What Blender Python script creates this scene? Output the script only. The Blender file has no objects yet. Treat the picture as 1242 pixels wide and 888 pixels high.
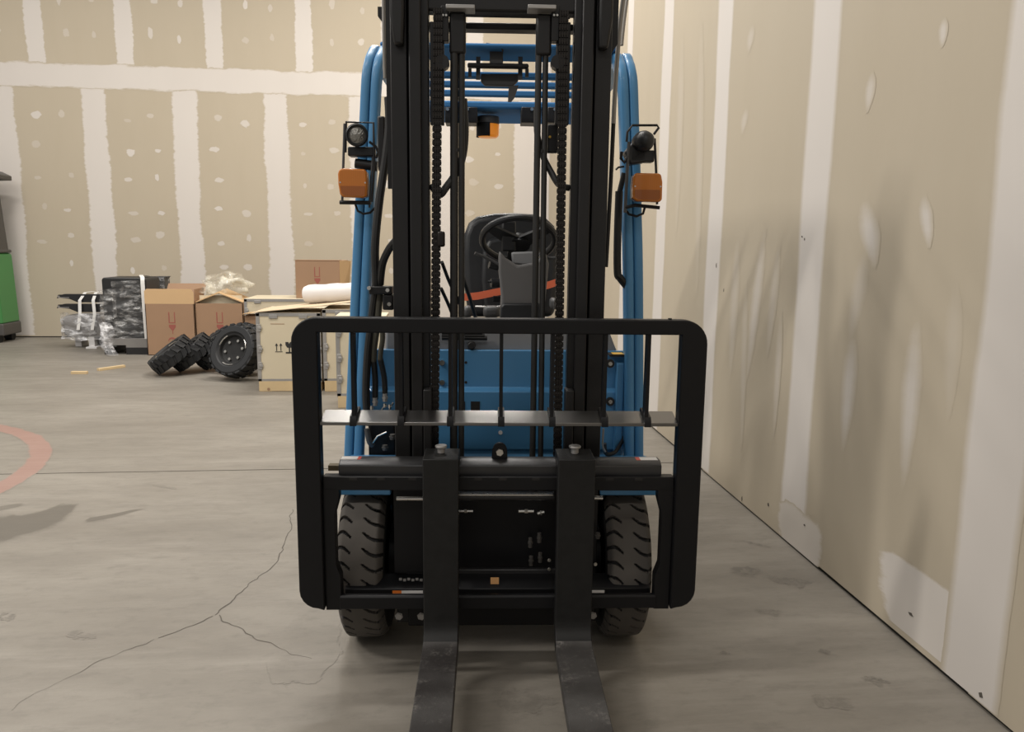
import bpy, bmesh, math, random
from mathutils import Vector, Matrix, noise
random.seed(7)
S = bpy.context.scene
COL = S.collection
PI = math.pi

# ------------------------------------------------------------------ camera
CAM_H = 1.42
F_PX = 933.0
PITCH = math.radians(8.95)
ROLL = 0.011
YAW_CAM = math.radians(-5.65)      # room frame = world
YAW_TRUCK = math.radians(-3.87)    # the truck stands a little askew in the room
def rz(a): return Matrix.Rotation(a, 3, 'Z')
def cam_rot(yaw): return rz(yaw) @ Matrix.Rotation(PI / 2 - PITCH, 3, 'X') @ Matrix.Rotation(ROLL, 3, 'Z')
R_WORLD = cam_rot(YAW_CAM)
R_TRUCK = cam_rot(YAW_CAM - YAW_TRUCK)
cd = bpy.data.cameras.new('camera')
cam = bpy.data.objects.new('camera', cd)
COL.objects.link(cam)
cd.sensor_width = 36.0
cd.sensor_fit = 'HORIZONTAL'
cd.lens = F_PX / 1242.0 * 36.0
cd.clip_start = 0.05
cam.matrix_world = Matrix.Translation((0, 0, CAM_H)) @ R_WORLD.to_4x4()
S.camera = cam

# ------------------------------------------------------------------ light
w = bpy.data.worlds.new('hall'); S.world = w; w.use_nodes = True
w.node_tree.nodes['Background'].inputs[0].default_value = (1.0, 0.965, 0.92, 1)
w.node_tree.nodes['Background'].inputs[1].default_value = 0.38
def area(name, loc, sx, sy, power, col=(1.0, 0.95, 0.885)):
    l = bpy.data.lights.new(name, 'AREA'); l.shape = 'RECTANGLE'; l.size = sx; l.size_y = sy
    l.energy = power; l.color = col
    o = bpy.data.objects.new(name, l); COL.objects.link(o); o.location = loc
    return o
for (x, y, p) in ((-5.2, 8.4, 140), (-0.2, 8.7, 265), (-5.0, 5.0, 120), (-0.8, 5.2, 165),
                  (-6.0, 1.4, 330), (-2.2, 1.6, 65), (-4.0, -3.0, 90), (0.4, -3.0, 50)):
    area('ceiling_lamp', (x, y, 6.4), 2.4, 0.35, p)
S.view_settings.view_transform = 'Standard'
S.view_settings.look = 'None'
S.view_settings.gamma = 1.0
S.view_settings.use_curve_mapping = False
S.view_settings.exposure = 0.0

# ------------------------------------------------------------------ pixel -> place helpers
def ray(R, px, py): return R @ Vector(((px - 621) / F_PX, -(py - 444) / F_PX, -1.0))
def at_y(R, px, py, Y):
    d = ray(R, px, py); t = Y / d.y
    return Vector((d.x * t, Y, CAM_H + d.z * t))
def at_x(px, py, X):
    d = ray(R_WORLD, px, py); t = X / d.x
    return Vector((X, d.y * t, CAM_H + d.z * t))
def FP(px, py, Y): return at_y(R_TRUCK, px, py, Y)
def WP(px, py, Y): return at_y(R_WORLD, px, py, Y)
def G(px, py, z=0.0):
    d = ray(R_WORLD, px, py); t = (z - CAM_H) / d.z
    return Vector((d.x * t, d.y * t, z))

# ------------------------------------------------------------------ materials
class NT:
    def __init__(s, name):
        s.m = bpy.data.materials.new(name); s.m.use_nodes = True
        s.t = s.m.node_tree; s.b = s.t.nodes['Principled BSDF']
    def n(s, kind, **kw):
        x = s.t.nodes.new(kind)
        for k, v in kw.items(): setattr(x, k, v)
        return x
    def l(s, a, b): s.t.links.new(a, b)
    def noise(s, scale, detail=4, rough=0.6, vec=None, stretch=None):
        x = s.n('ShaderNodeTexNoise'); x.inputs['Scale'].default_value = scale
        x.inputs['Detail'].default_value = detail; x.inputs['Roughness'].default_value = rough
        if vec is None:
            vec = s.n('ShaderNodeTexCoord').outputs['Object']
        if stretch:
            mp = s.n('ShaderNodeMapping'); mp.inputs['Scale'].default_value = stretch
            s.l(vec, mp.inputs['Vector']); vec = mp.outputs['Vector']
        s.l(vec, x.inputs['Vector'])
        return x.outputs['Fac']
    def ramp(s, fac, a, b, ca=(0, 0, 0, 1), cb=(1, 1, 1, 1)):
        r = s.n('ShaderNodeValToRGB'); e = r.color_ramp.elements
        e[0].position = a; e[1].position = b; e[0].color = ca; e[1].color = cb
        s.l(fac, r.inputs['Fac']); return r.outputs['Color']
    def mix(s, fac, a, b):
        x = s.n('ShaderNodeMix', data_type='RGBA')
        for i, v in ((0, fac), (6, a), (7, b)):
            if hasattr(v, 'is_output'): s.l(v, x.inputs[i])
            elif i == 0: x.inputs[i].default_value = v
            else: x.inputs[i].default_value = (*v[:3], 1)
        return x.outputs[2]
    def math(s, op, a, b=None, clamp=False):
        x = s.n('ShaderNodeMath', operation=op); x.use_clamp = clamp
        for i, v in ((0, a), (1, b)):
            if v is None: continue
            if hasattr(v, 'is_output'): s.l(v, x.inputs[i])
            else: x.inputs[i].default_value = v
        return x.outputs[0]
    def bump(s, h, strength, dist=0.01):
        b = s.n('ShaderNodeBump'); b.inputs['Strength'].default_value = strength
        b.inputs['Distance'].default_value = dist
        s.l(h, b.inputs['Height']); s.l(b.outputs['Normal'], s.b.inputs['Normal'])

def mat(name, col, rough=0.5, metal=0.0, var=0.12, scale=8, bump=0.0, bscale=60, coat=0.0, spec=0.5):
    t = NT(name)
    f = t.noise(scale, 5)
    c = t.mix(f, tuple(v * (1 - var) for v in col), tuple(min(1, v * (1 + var)) for v in col))
    t.l(c, t.b.inputs['Base Color'])
    r = t.math('MULTIPLY_ADD', f, 0.12)
    t.t.nodes[-1].inputs[2].default_value = rough - 0.06
    t.l(r, t.b.inputs['Roughness'])
    t.b.inputs['Metallic'].default_value = metal
    t.b.inputs['Specular IOR Level'].default_value = spec
    t.b.inputs['Coat Weight'].default_value = coat
    t.b.inputs['Coat Roughness'].default_value = 0.12
    if bump: t.bump(t.noise(bscale, 4), bump)
    return t.m

M = {}
M['black'] = mat('black_paint', (0.0055, 0.0055, 0.0065), 0.45, var=0.25, bump=0.03, bscale=300, spec=0.26)
M['mast'] = mat('mast_black', (0.011, 0.0105, 0.011), 0.4, var=0.25, bump=0.03, bscale=200, spec=0.36)
M['bar_black'] = mat('satin_black_steel', (0.05, 0.05, 0.052), 0.36, metal=0.6, var=0.2, spec=0.6)
M['fork'] = mat('fork_steel', (0.0095, 0.0095, 0.0095), 0.5, var=0.45, scale=25, bump=0.08, bscale=120, spec=0.3)
M['rail_gloss'] = mat('gloss_black_rail', (0.19, 0.185, 0.18), 0.30, metal=1.0, var=0.12)
M['column'] = mat('column_grey_plastic', (0.125, 0.122, 0.122), 0.5, var=0.06, bump=0.04, bscale=500)
t = NT('worn_fork_blade'); n1 = t.noise(9, 6, 0.75); n2 = t.noise(70, 4, 0.8); n3 = t.noise(3.5, 4, 0.6)
c = t.mix(t.ramp(n3, 0.35, 0.65), (0.028, 0.025, 0.024), (0.062, 0.059, 0.057))
c = t.mix(t.math('MULTIPLY', t.ramp(n1, 0.5, 0.68), t.ramp(n2, 0.45, 0.62)), c, (0.17, 0.16, 0.15))
t.l(c, t.b.inputs['Base Color']); t.b.inputs['Roughness'].default_value = 0.5; t.b.inputs['Metallic'].default_value = 0.2; t.bump(n2, 0.15)
M['fork_worn'] = t.m
M['rubber_dark'] = mat('clean_black_rubber', (0.006, 0.006, 0.0065), 0.7, var=0.3)
M['rubber_dust'] = mat('dusty_tread_rubber', (0.078, 0.070, 0.062), 0.85, var=0.2, scale=14)
M['tyre'] = mat('new_tyre_rubber', (0.0125, 0.0135, 0.0155), 0.62, var=0.25, bump=0.05, bscale=120)
M['blue'] = mat('blue_enamel', (0.072, 0.235, 0.445), 0.36, var=0.06, scale=3, coat=0.15, spec=0.4)
M['blue_matte'] = mat('blue_guard_paint', (0.052, 0.18, 0.40), 0.7, var=0.06, scale=3, spec=0.08)
M['grey_plastic'] = mat('dark_grey_plastic', (0.06, 0.06, 0.062), 0.5, var=0.1, bump=0.04, bscale=500)
M['dash'] = mat('dash_grey_plastic', (0.215, 0.22, 0.23), 0.5, var=0.1)
M['seat'] = mat('seat_vinyl', (0.011, 0.012, 0.014), 0.42, var=0.2, bump=0.05, bscale=90)
M['chain'] = mat('oiled_chain_steel', (0.022, 0.019, 0.017), 0.36, metal=0.6, var=0.4, scale=60)
M['steel'] = mat('bright_zinc_steel', (0.62, 0.60, 0.56), 0.28, metal=1.0, var=0.1)
M['grey_steel'] = mat('grey_hose_guard', (0.27, 0.255, 0.235), 0.5, metal=0.2, var=0.12)
M['hose'] = mat('black_rubber_hose', (0.012, 0.012, 0.012), 0.5, var=0.25)
M['olive'] = mat('olive_hose_sleeve', (0.062, 0.058, 0.042), 0.7, var=0.2, bump=0.2, bscale=300)
M['orange_belt'] = mat('orange_seat_belt', (0.78, 0.17, 0.08), 0.6, var=0.08)
M['white_print'] = mat('white_print', (0.72, 0.70, 0.68), 0.4, var=0.04)
M['red_print'] = mat('red_print', (0.62, 0.07, 0.03), 0.45, var=0.05)
M['orange_print'] = mat('orange_print', (0.75, 0.19, 0.03), 0.45, var=0.05)
M['yellow_print'] = mat('yellow_print', (0.80, 0.47, 0.05), 0.45, var=0.05)
M['brown_print'] = mat('tan_print', (0.60, 0.33, 0.14), 0.45, var=0.05)
M['olive_wood'] = mat('brass_wear_pad', (0.10, 0.075, 0.035), 0.6)
M['card'] = mat('brown_cardboard', (0.33, 0.205, 0.125), 0.8, var=0.08, scale=4)
M['card_light'] = mat('pale_cardboard_flap', (0.58, 0.39, 0.21), 0.8, var=0.06, scale=4)
M['card_sheet'] = mat('faded_cardboard_sheet', (0.56, 0.44, 0.30), 0.8, var=0.06, scale=4)
M['card_dark'] = mat('box_mark_red', (0.30, 0.09, 0.07), 0.8, var=0.1)
M['ply'] = mat('cream_plywood', (0.62, 0.545, 0.40), 0.6, var=0.07, scale=3, bump=0.03)
M['pine'] = mat('pale_pine', (0.62, 0.47, 0.27), 0.7, var=0.12, scale=9)
M['crate_edge'] = mat('galvanised_edge', (0.36, 0.35, 0.34), 0.45, metal=0.5, var=0.15)
M['ink'] = mat('black_ink', (0.02, 0.02, 0.02), 0.6)
M['foam'] = mat('white_foam', (0.70, 0.685, 0.68), 0.7, var=0.04, scale=5)
M['strap'] = mat('white_strap', (0.70, 0.69, 0.67), 0.45, var=0.05)
M['green'] = mat('green_paint', (0.055, 0.225, 0.065), 0.4, var=0.06, scale=2, coat=0.2)
M['machine_grey'] = mat('machine_dark_grey', (0.075, 0.07, 0.065), 0.5, var=0.1)
M['dark'] = mat('dark_recess', (0.012, 0.011, 0.010), 0.8)
M['black_plastic'] = mat('black_load_plastic', (0.011, 0.011, 0.012), 0.45, var=0.3)
M['grey_panel'] = mat('grey_pallet_board', (0.20, 0.19, 0.18), 0.6, var=0.1)

def lens_mat(name, col, emit=0.0):
    t = NT(name); b = t.b
    v = t.n('ShaderNodeTexCoord')
    wv = t.n('ShaderNodeTexWave'); wv.inputs['Scale'].default_value = 60
    t.l(v.outputs['Object'], wv.inputs['Vector'])
    c = t.mix(wv.outputs['Fac'], tuple(x * 0.9 for x in col), col)
    t.l(c, b.inputs['Base Color']); b.inputs['Roughness'].default_value = 0.25
    b.inputs['Transmission Weight'].default_value = 0.1
    b.inputs['Coat Weight'].default_value = 0.4
    if emit:
        b.inputs['Emission Color'].default_value = (1.0, 0.33, 0.02, 1); b.inputs['Emission Strength'].default_value = emit
    return t.m
M['amber'] = lens_mat('amber_lens', (0.60, 0.185, 0.014))
M['amber_deep'] = lens_mat('deep_amber_lens', (0.36, 0.10, 0.008))
M['amber_lit'] = lens_mat('amber_beacon_lens', (0.70, 0.22, 0.02), 0.3)
t = NT('lamp_glass'); t.b.inputs['Base Color'].default_value = (0.30, 0.29, 0.27, 1); t.b.inputs['Metallic'].default_value = 0.7
t.b.inputs['Roughness'].default_value = 0.18; t.bump(t.noise(90, 2), 0.5); M['lamp_glass'] = t.m
# stretch film: mostly clear, shiny whitish creases, glints also painted in as pale streaks
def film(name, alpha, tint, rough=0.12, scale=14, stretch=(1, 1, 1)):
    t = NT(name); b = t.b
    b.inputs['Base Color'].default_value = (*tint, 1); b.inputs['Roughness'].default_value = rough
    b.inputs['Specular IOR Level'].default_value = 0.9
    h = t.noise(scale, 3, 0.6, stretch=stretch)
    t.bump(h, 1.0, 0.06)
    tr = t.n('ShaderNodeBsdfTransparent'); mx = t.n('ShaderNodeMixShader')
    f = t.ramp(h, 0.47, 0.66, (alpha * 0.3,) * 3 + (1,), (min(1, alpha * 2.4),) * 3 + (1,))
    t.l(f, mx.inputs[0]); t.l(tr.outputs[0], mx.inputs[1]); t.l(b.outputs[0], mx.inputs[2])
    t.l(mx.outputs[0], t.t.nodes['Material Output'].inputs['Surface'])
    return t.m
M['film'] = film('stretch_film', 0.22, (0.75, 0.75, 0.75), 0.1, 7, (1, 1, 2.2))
M['film_white'] = film('bubble_film', 0.55, (0.70, 0.70, 0.72), 0.15, 6, (1, 1, 1.8))
M['bag'] = film('clear_plastic_bag', 0.34, (0.80, 0.77, 0.66), 0.12, 4)

# drywall: bare paper and feathered joint compound
def paper_nodes(t):
    pos = t.n('ShaderNodeNewGeometry').outputs['Position']
    a = t.noise(0.55, 3, 0.5, pos); b = t.noise(3.0, 4, 0.6, pos, (1, 1, 0.25)); c = t.noise(35, 2, 0.5, pos)
    col = t.mix(a, (0.445, 0.388, 0.300), (0.485, 0.425, 0.330))
    col = t.mix(t.math('MULTIPLY', t.ramp(b, 0.45, 0.75), 0.22), col, (0.405, 0.345, 0.255))
    return t.mix(t.math('MULTIPLY', c, 0.06), col, (0.58, 0.51, 0.40))
t = NT('drywall_paper'); t.l(paper_nodes(t), t.b.inputs['Base Color']); t.b.inputs['Roughness'].default_value = 0.75
t.b.inputs['Specular IOR Level'].default_value = 0.25
M['paper'] = t.m
def mud_mat(name, jag, nscale, lo=0.32, hi=0.60):
    t = NT(name)
    pos = t.n('ShaderNodeNewGeometry').outputs['Position']
    at = t.n('ShaderNodeAttribute', attribute_name='feather')
    sep = t.n('ShaderNodeSeparateColor'); t.l(at.outputs['Color'], sep.inputs[0])
    n1 = t.noise(nscale, 6, 0.7, pos, (0.6, 0.6, 2.4))
    f = t.math('ADD', sep.outputs[0], t.math('MULTIPLY', t.math('SUBTRACT', n1, 0.5), jag))
    mask = t.ramp(f, lo, hi)
    mask = t.math('MULTIPLY', mask, sep.outputs[1])
    # never beyond the patch's own rim
    mask = t.math('MULTIPLY', mask, t.ramp(sep.outputs[0], 0.02, 0.2))
    n2 = t.noise(1.4, 5, 0.6, pos, (1, 1, 0.3))
    mud = t.mix(n2, (0.60, 0.56, 0.52), (0.65, 0.61, 0.57))
    t.l(t.mix(mask, paper_nodes(t), mud), t.b.inputs['Base Color'])
    tr = t.n('ShaderNodeBsdfTransparent'); mx = t.n('ShaderNodeMixShader'); t.l(t.math('GREATER_THAN', mask, 0.012), mx.inputs[0])
    t.l(tr.outputs[0], mx.inputs[1]); t.l(t.b.outputs[0], mx.inputs[2]); t.l(mx.outputs[0], t.t.nodes['Material Output'].inputs['Surface'])
    t.b.inputs['Roughness'].default_value = 0.75; t.b.inputs['Specular IOR Level'].default_value = 0.25
    return t.m
M['mud'] = mud_mat('joint_compound', 1.25, 7)
M['mud_soft'] = mud_mat('sanded_joint_compound', 0.22, 4, 0.25, 0.75)
M['mud_faint'] = mud_mat('wiped_joint_compound', 0.5, 5, 0.12, 1.05)

# concrete
def concrete_nodes(t):
    pos = t.n('ShaderNodeNewGeometry').outputs['Position']
    a = t.noise(0.8, 6, 0.66, pos, (0.7, 1.5, 1)); b = t.noise(5.5, 6, 0.72, pos, (0.45, 1.5, 1)); c = t.noise(70, 3, 0.6, pos)
    col = t.mix(t.ramp(a, 0.32, 0.68), (0.182, 0.164, 0.138), (0.275, 0.253, 0.219))
    col = t.mix(t.math('MULTIPLY', t.ramp(b, 0.45, 0.70), 0.50), col, (0.165, 0.148, 0.126))
    d = t.noise(2.6, 6, 0.75, pos, (0.22, 2.4, 1))
    col = t.mix(t.math('MULTIPLY', t.ramp(d, 0.52, 0.72), 0.45), col, (0.33, 0.305, 0.268))
    e = t.noise(15, 5, 0.7, pos, (0.6, 1.3, 1))
    col = t.mix(t.math('MULTIPLY', t.ramp(e, 0.52, 0.70), 0.45), col, (0.14, 0.127, 0.108))
    col = t.mix(t.math('MULTIPLY', c, 0.25), col, (0.17, 0.156, 0.138))
    rough = t.math('MULTIPLY_ADD', b, 0.25); t.t.nodes[-1].inputs[2].default_value = 0.36
    return col, rough, c
t = NT('polished_concrete'); col, r, c = concrete_nodes(t)
t.l(col, t.b.inputs['Base Color']); t.l(r, t.b.inputs['Roughness']); t.bump(c, 0.05); t.b.inputs['Specular IOR Level'].default_value = 0.4
M['concrete'] = t.m
def stain_mat(name, colr, jag, nscale, rough=None):
    t = NT(name); col, r, c = concrete_nodes(t)
    pos = t.n('ShaderNodeNewGeometry').outputs['Position']
    at = t.n('ShaderNodeAttribute', attribute_name='feather')
    sep = t.n('ShaderNodeSeparateColor'); t.l(at.outputs['Color'], sep.inputs[0])
    n1 = t.noise(nscale, 6, 0.7, pos)
    f = t.math('ADD', sep.outputs[0], t.math('MULTIPLY', t.math('SUBTRACT', n1, 0.5), jag))
    mask = t.math('MULTIPLY', t.ramp(f, 0.35, 0.65), sep.outputs[1])
    mask = t.math('MULTIPLY', mask, t.ramp(sep.outputs[0], 0.0, 0.15))
    t.l(t.mix(mask, col, colr), t.b.inputs['Base Color']); t.l(r, t.b.inputs['Roughness']); t.bump(c, 0.05)
    t.b.inputs['Specular IOR Level'].default_value = 0.4
    tr = t.n('ShaderNodeBsdfTransparent'); mx = t.n('ShaderNodeMixShader'); t.l(t.math('GREATER_THAN', mask, 0.012), mx.inputs[0])
    t.l(tr.outputs[0], mx.inputs[1]); t.l(t.b.outputs[0], mx.inputs[2]); t.l(mx.outputs[0], t.t.nodes['Material Output'].inputs['Surface'])
    return t.m
M['stain_and_shade'] = stain_mat('damp_and_shade', (0.105, 0.094, 0.078), 0.9, 6)
M['red_paint'] = stain_mat('worn_red_floor_paint', (0.34, 0.17, 0.14), 1.6, 7)
M['scuff'] = stain_mat('black_scuff', (0.11, 0.10, 0.086), 2.2, 16)
M['crack'] = mat('crack_dark', (0.10, 0.088, 0.073), 0.9)

# ------------------------------------------------------------------ mesh builder
ORG = {}
class MB:
    def __init__(s): s.v = []; s.f = []; s.mi = []; s.cur = 0
    def add(s, vs, fs):
        o = len(s.v); s.v += [Vector(p) for p in vs]; s.f += [tuple(i + o for i in f) for f in fs]; s.mi += [s.cur] * len(fs)
        return s
    def box(s, x0, x1, y0, y1, z0, z1):
        v = [(x, y, z) for x in (x0, x1) for y in (y0, y1) for z in (z0, z1)]
        return s.add(v, [(0, 1, 3, 2), (4, 6, 7, 5), (0, 4, 5, 1), (2, 3, 7, 6), (0, 2, 6, 4), (1, 5, 7, 3)])
    def prism(s, poly, a0, a1, ax='y'):
        n = len(poly)
        def p(u, w_, a): return {'y': (u, a, w_), 'x': (a, u, w_), 'z': (u, w_, a)}[ax]
        v = [p(u, q, a0) for u, q in poly] + [p(u, q, a1) for u, q in poly]
        return s.add(v, [tuple(range(n)), tuple(range(2 * n - 1, n - 1, -1))] + [(i, (i + 1) % n, n + (i + 1) % n, n + i) for i in range(n)])
    def rings(s, rs, closed=False, caps=True):
        n = len(rs[0]); v = [p for r in rs for p in r]; m = len(rs); f = []
        for i in range(m if closed else m - 1):
            j = (i + 1) % m
            for k in range(n): f.append((i * n + k, i * n + (k + 1) % n, j * n + (k + 1) % n, j * n + k))
        if caps and not closed: f += [tuple(range(n - 1, -1, -1)), tuple((m - 1) * n + k for k in range(n))]
        return s.add(v, f)
    def sweep(s, prof, path, up=Vector((0, 0, 1)), closed=False):
        path = [Vector(p) for p in path]; rs = []; N = len(path); ref = None
        for i, p in enumerate(path):
            a = path[i - 1] if (i or closed) else p; b = path[(i + 1) % N] if (i < N - 1 or closed) else p
            d = (b - a).normalized()
            if ref is None:
                ref = up - d * up.dot(d)
                if ref.length < 1e-3: ref = Vector((1, 0, 0)) - d * d.x
            else: ref = ref - d * ref.dot(d)
            ref.normalize(); side = d.cross(ref)
            rs.append([p + side * u + ref * q for u, q in prof])
        return s.rings(rs, closed)
    def tube(s, path, r, n=8, closed=False):
        return s.sweep([(r * math.cos(2 * PI * k / n), r * math.sin(2 * PI * k / n)) for k in range(n)], path, Vector((0.123, 0.05, 1)), closed)
    def cyl(s, a, b, r, n=14, r2=None):
        a = Vector(a); b = Vector(b); d = (b - a).normalized()
        u = d.orthogonal().normalized(); q = d.cross(u); r2 = r if r2 is None else r2
        return s.rings([[c + (u * math.cos(2 * PI * k / n) + q * math.sin(2 * PI * k / n)) * rr for k in range(n)] for c, rr in ((a, r), (b, r2))])
    def lathe(s, prof, c, ax, n=32, a0=0.0, caps=True):
        """prof: (radius, offset along axis)"""
        c = Vector(c); ax = Vector(ax).normalized(); u = ax.orthogonal().normalized(); q = ax.cross(u)
        rs = [[c + ax * h + (u * math.cos(a0 + 2 * PI * k / n) + q * math.sin(a0 + 2 * PI * k / n)) * max(r, 1e-4) for k in range(n)] for r, h in prof]
        return s.rings(rs, False, caps)
    def build(s, name, m, parent=None, bevel=0.0, seg=2, smooth=True, angle=35, loc=None, kind=None, subd=0):
        me = bpy.data.meshes.new(name)
        o0 = ORG.get(parent.name, Vector()) if parent is not None else Vector()
        if loc is not None: o0 = Vector(loc)
        me.from_pydata([p - o0 for p in s.v], [], s.f); me.update()
        ms = m if isinstance(m, (list, tuple)) else [m]
        for x in ms: me.materials.append(M[x])
        if len(ms) > 1: me.polygons.foreach_set('material_index', s.mi)
        bm = bmesh.new(); bm.from_mesh(me); bmesh.ops.recalc_face_normals(bm, faces=bm.faces); bm.to_mesh(me); bm.free()
        if smooth:
            me.polygons.foreach_set('use_smooth', [True] * len(me.polygons)); me.set_sharp_from_angle(angle=math.radians(angle))
        o = bpy.data.objects.new(name, me); COL.objects.link(o)
        if parent is not None:
            o.parent = parent
            ORG[o.name] = ORG.get(parent.name, Vector()) if loc is None else Vector(loc)
            if loc is not None: o.location = Vector(loc) - ORG.get(parent.name, Vector())
        elif loc is not None: o.location = loc; ORG[o.name] = Vector(loc)
        if bevel:
            b = o.modifiers.new('bevel', 'BEVEL'); b.width = bevel; b.segments = seg; b.limit_method = 'ANGLE'; b.angle_limit = math.radians(40)
        if subd:
            b = o.modifiers.new('sub', 'SUBSURF'); b.levels = subd; b.render_levels = subd
        if kind: o['kind'] = kind
        return o

def tag(o, label, cat=None, group=None):
    o['label'] = label
    if cat: o['category'] = cat
    if group: o['group'] = group
    return o
def thing(name, label, cat, org, rot=0.0, group=None, world_loc=None):
    o = bpy.data.objects.new(name, None); COL.objects.link(o); o.empty_display_size = 0.2
    ORG[o.name] = Vector(org); o.location = Vector(world_loc) if world_loc is not None else Vector(org); o.rotation_euler = (0, 0, rot)
    return tag(o, label, cat, group)
def rrect(x0, x1, z0, z1, r, n=6, corners=(1, 1, 1, 1)):
    """rounded rectangle, corners: bl, br, tr, tl"""
    out = []
    for k, (cx, cz, a) in enumerate(((x0, z0, 180), (x1, z0, 270), (x1, z1, 0), (x0, z1, 90))):
        if not corners[k]: out.append((cx, cz)); continue
        ox = cx + (r if cx == x0 else -r); oz = cz + (r if cz == z0 else -r)
        for i in range(n + 1):
            t_ = math.radians(a + 90 * i / n); out.append((ox + r * math.cos(t_), oz + r * math.sin(t_)))
    return out
def arcpts(c, r, a0, a1, n): return [(c[0] + r * math.cos(math.radians(a0 + (a1 - a0) * i / n)), c[1] + r * math.sin(math.radians(a0 + (a1 - a0) * i / n))) for i in range(n + 1)]
def smooth_path(pts, n=6):
    pts = [Vector(p) for p in pts]; out = []
    for i in range(len(pts) - 1):
        p0 = pts[max(i - 1, 0)]; p1 = pts[i]; p2 = pts[i + 1]; p3 = pts[min(i + 2, len(pts) - 1)]
        for k in range(n):
            t_ = k / n
            out.append(0.5 * (2 * p1 + (p2 - p0) * t_ + (2 * p0 - 5 * p1 + 4 * p2 - p3) * t_ * t_ + (3 * p1 - p0 - 3 * p2 + p3) * t_ ** 3))
    out.append(pts[-1]); return out

# ================================================================== SETTING
XW = 1.69; YB = 11.89; ZT = 7.0; XL = -9.2
def structure(o): o['kind'] = 'structure'; return o
LAYER = [0]
def patch(name, parent, frame, rows, m, strength=1.0, offset=0.00015, core=0.7):
    """feathered skin patch; rows: list of (along, centre, half width, end feather); frame(u, v, d) -> xyz"""
    LAYER[0] += 1; offset += 0.00004 * (LAYER[0] % 13)      # each coat lies on the last
    v = []; f = []; col = []
    cs = (-1.25, -core, 0.0, core, 1.25); fe = (0.0, 1.0, 1.0, 1.0, 0.0)
    for (a, c, h, e) in rows:
        for q, g in zip(cs, fe):
            v.append(frame(c + q * h, a, offset)); col.append((g * e, strength, 0, 1))
    n = len(cs)
    for i in range(len(rows) - 1):
        for k in range(n - 1): f.append((i * n + k, i * n + k + 1, (i + 1) * n + k + 1, (i + 1) * n + k))
    me = bpy.data.meshes.new(name); me.from_pydata(v, [], f); me.materials.append(M[m])
    ca = me.color_attributes.new('feather', 'FLOAT_COLOR', 'POINT')
    ca.data.foreach_set('color', [x for c in col for x in c])
    o = bpy.data.objects.new(name, me); COL.objects.link(o); o.parent = parent
    return o
def f_back(u, v, d): return (u, YB - d, v)
def f_right(u, v, d): return (XW - d, u, v)
def f_floor(u, v, d): return (u, v, d)

# floor: two cast slabs with a sawn joint between them
joint = G(130, 573).y
mb = MB(); mb.box(XL, XW + 0.3, -5.0, YB + 0.3, -0.30, -0.02)
floor = structure(mb.build('floor', 'dark'))
mb = MB(); mb.box(XL, XW + 0.014, joint + 0.006, YB + 0.02, -0.02, 0.0); mb.build('concrete_slab', 'concrete', floor)
mb = MB(); mb.box(XL, XW + 0.014, -5.0, joint - 0.006, -0.02, 0.0); mb.build('concrete_slab', 'concrete', floor)
# back wall: studs behind, sheets in two courses (upper course offset half a sheet), taped joints
mb = MB(); mb.box(XL, XW + 0.3, YB + 0.013, YB + 0.15, 0, ZT); wall_back = structure(mb.build('wall_back', 'dark'))
JZ = 3.71
def sheet(parent, x0, x1, z0, z1, side):
    mb = MB(); g = 0.002
    if side == 'b': mb.box(x0 + g, x1 - g, YB, YB + 0.013, z0 + g, z1 - g)
    else: mb.box(XW, XW + 0.013, x0 + g, x1 - g, z0 + g, z1 - g)
    return mb.build('drywall_sheet', 'paper', parent, smooth=False)
low = [-8.5, -7.28, -6.06, -4.83, -3.59, -2.31, -1.10, 0.12, 1.34]
upp = [-9.2, -8.0, -6.79, -5.56, -4.36, -3.13, -1.89, -0.66, 0.57]
for i in range(len(low)): sheet(wall_back, low[i], low[i + 1] if i + 1 < len(low) else XW, 0.012, JZ, 'b')
for i in range(len(upp)): sheet(wall_back, upp[i], upp[i + 1] if i + 1 < len(upp) else XW, JZ, ZT, 'b')
rnd = random.Random(3)
def vstrip(parent, frame, c, z0, z1, hw, m, jit=0.02, step=0.12, strength=1.0, e0=1.0, e1=1.0, drift=0.0):
    rows = []; n = max(2, int((z1 - z0) / step)); wv = rnd.random() * 9
    for i in range(n + 1):
        t_ = i / n; z = z0 + (z1 - z0) * t_
        j = noise.noise(Vector((z * 1.3, c * 3, wv))) * jit
        h = hw * (1 + 0.16 * noise.noise(Vector((z * 2.1, c * 5, wv + 4))))
        e = 1.0
        if i == 0: e = e0
        if i == n: e = e1
        rows.append((z, c + j + drift * t_, h, e))
    return patch('joint_compound', parent, frame, rows, m, strength)
for c in low: vstrip(wall_back, f_back, c, 0.03, JZ, 0.168, 'mud', 0.025)
for c in upp: vstrip(wall_back, f_back, c, JZ, ZT, 0.12, 'mud', 0.02)
rows = []
for i in range(110):
    x = XL + (XW - XL) * i / 109
    rows.append((x, 3.705 + 0.03 * noise.noise(Vector((x * 1.7, 2, 5))), 0.158 * (1 + 0.14 * noise.noise(Vector((x * 3, 7, 1)))), 1))
patch('joint_compound', wall_back, lambda u, v, d: (v, YB - d, u), rows, 'mud', offset=0.0009)
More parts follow.
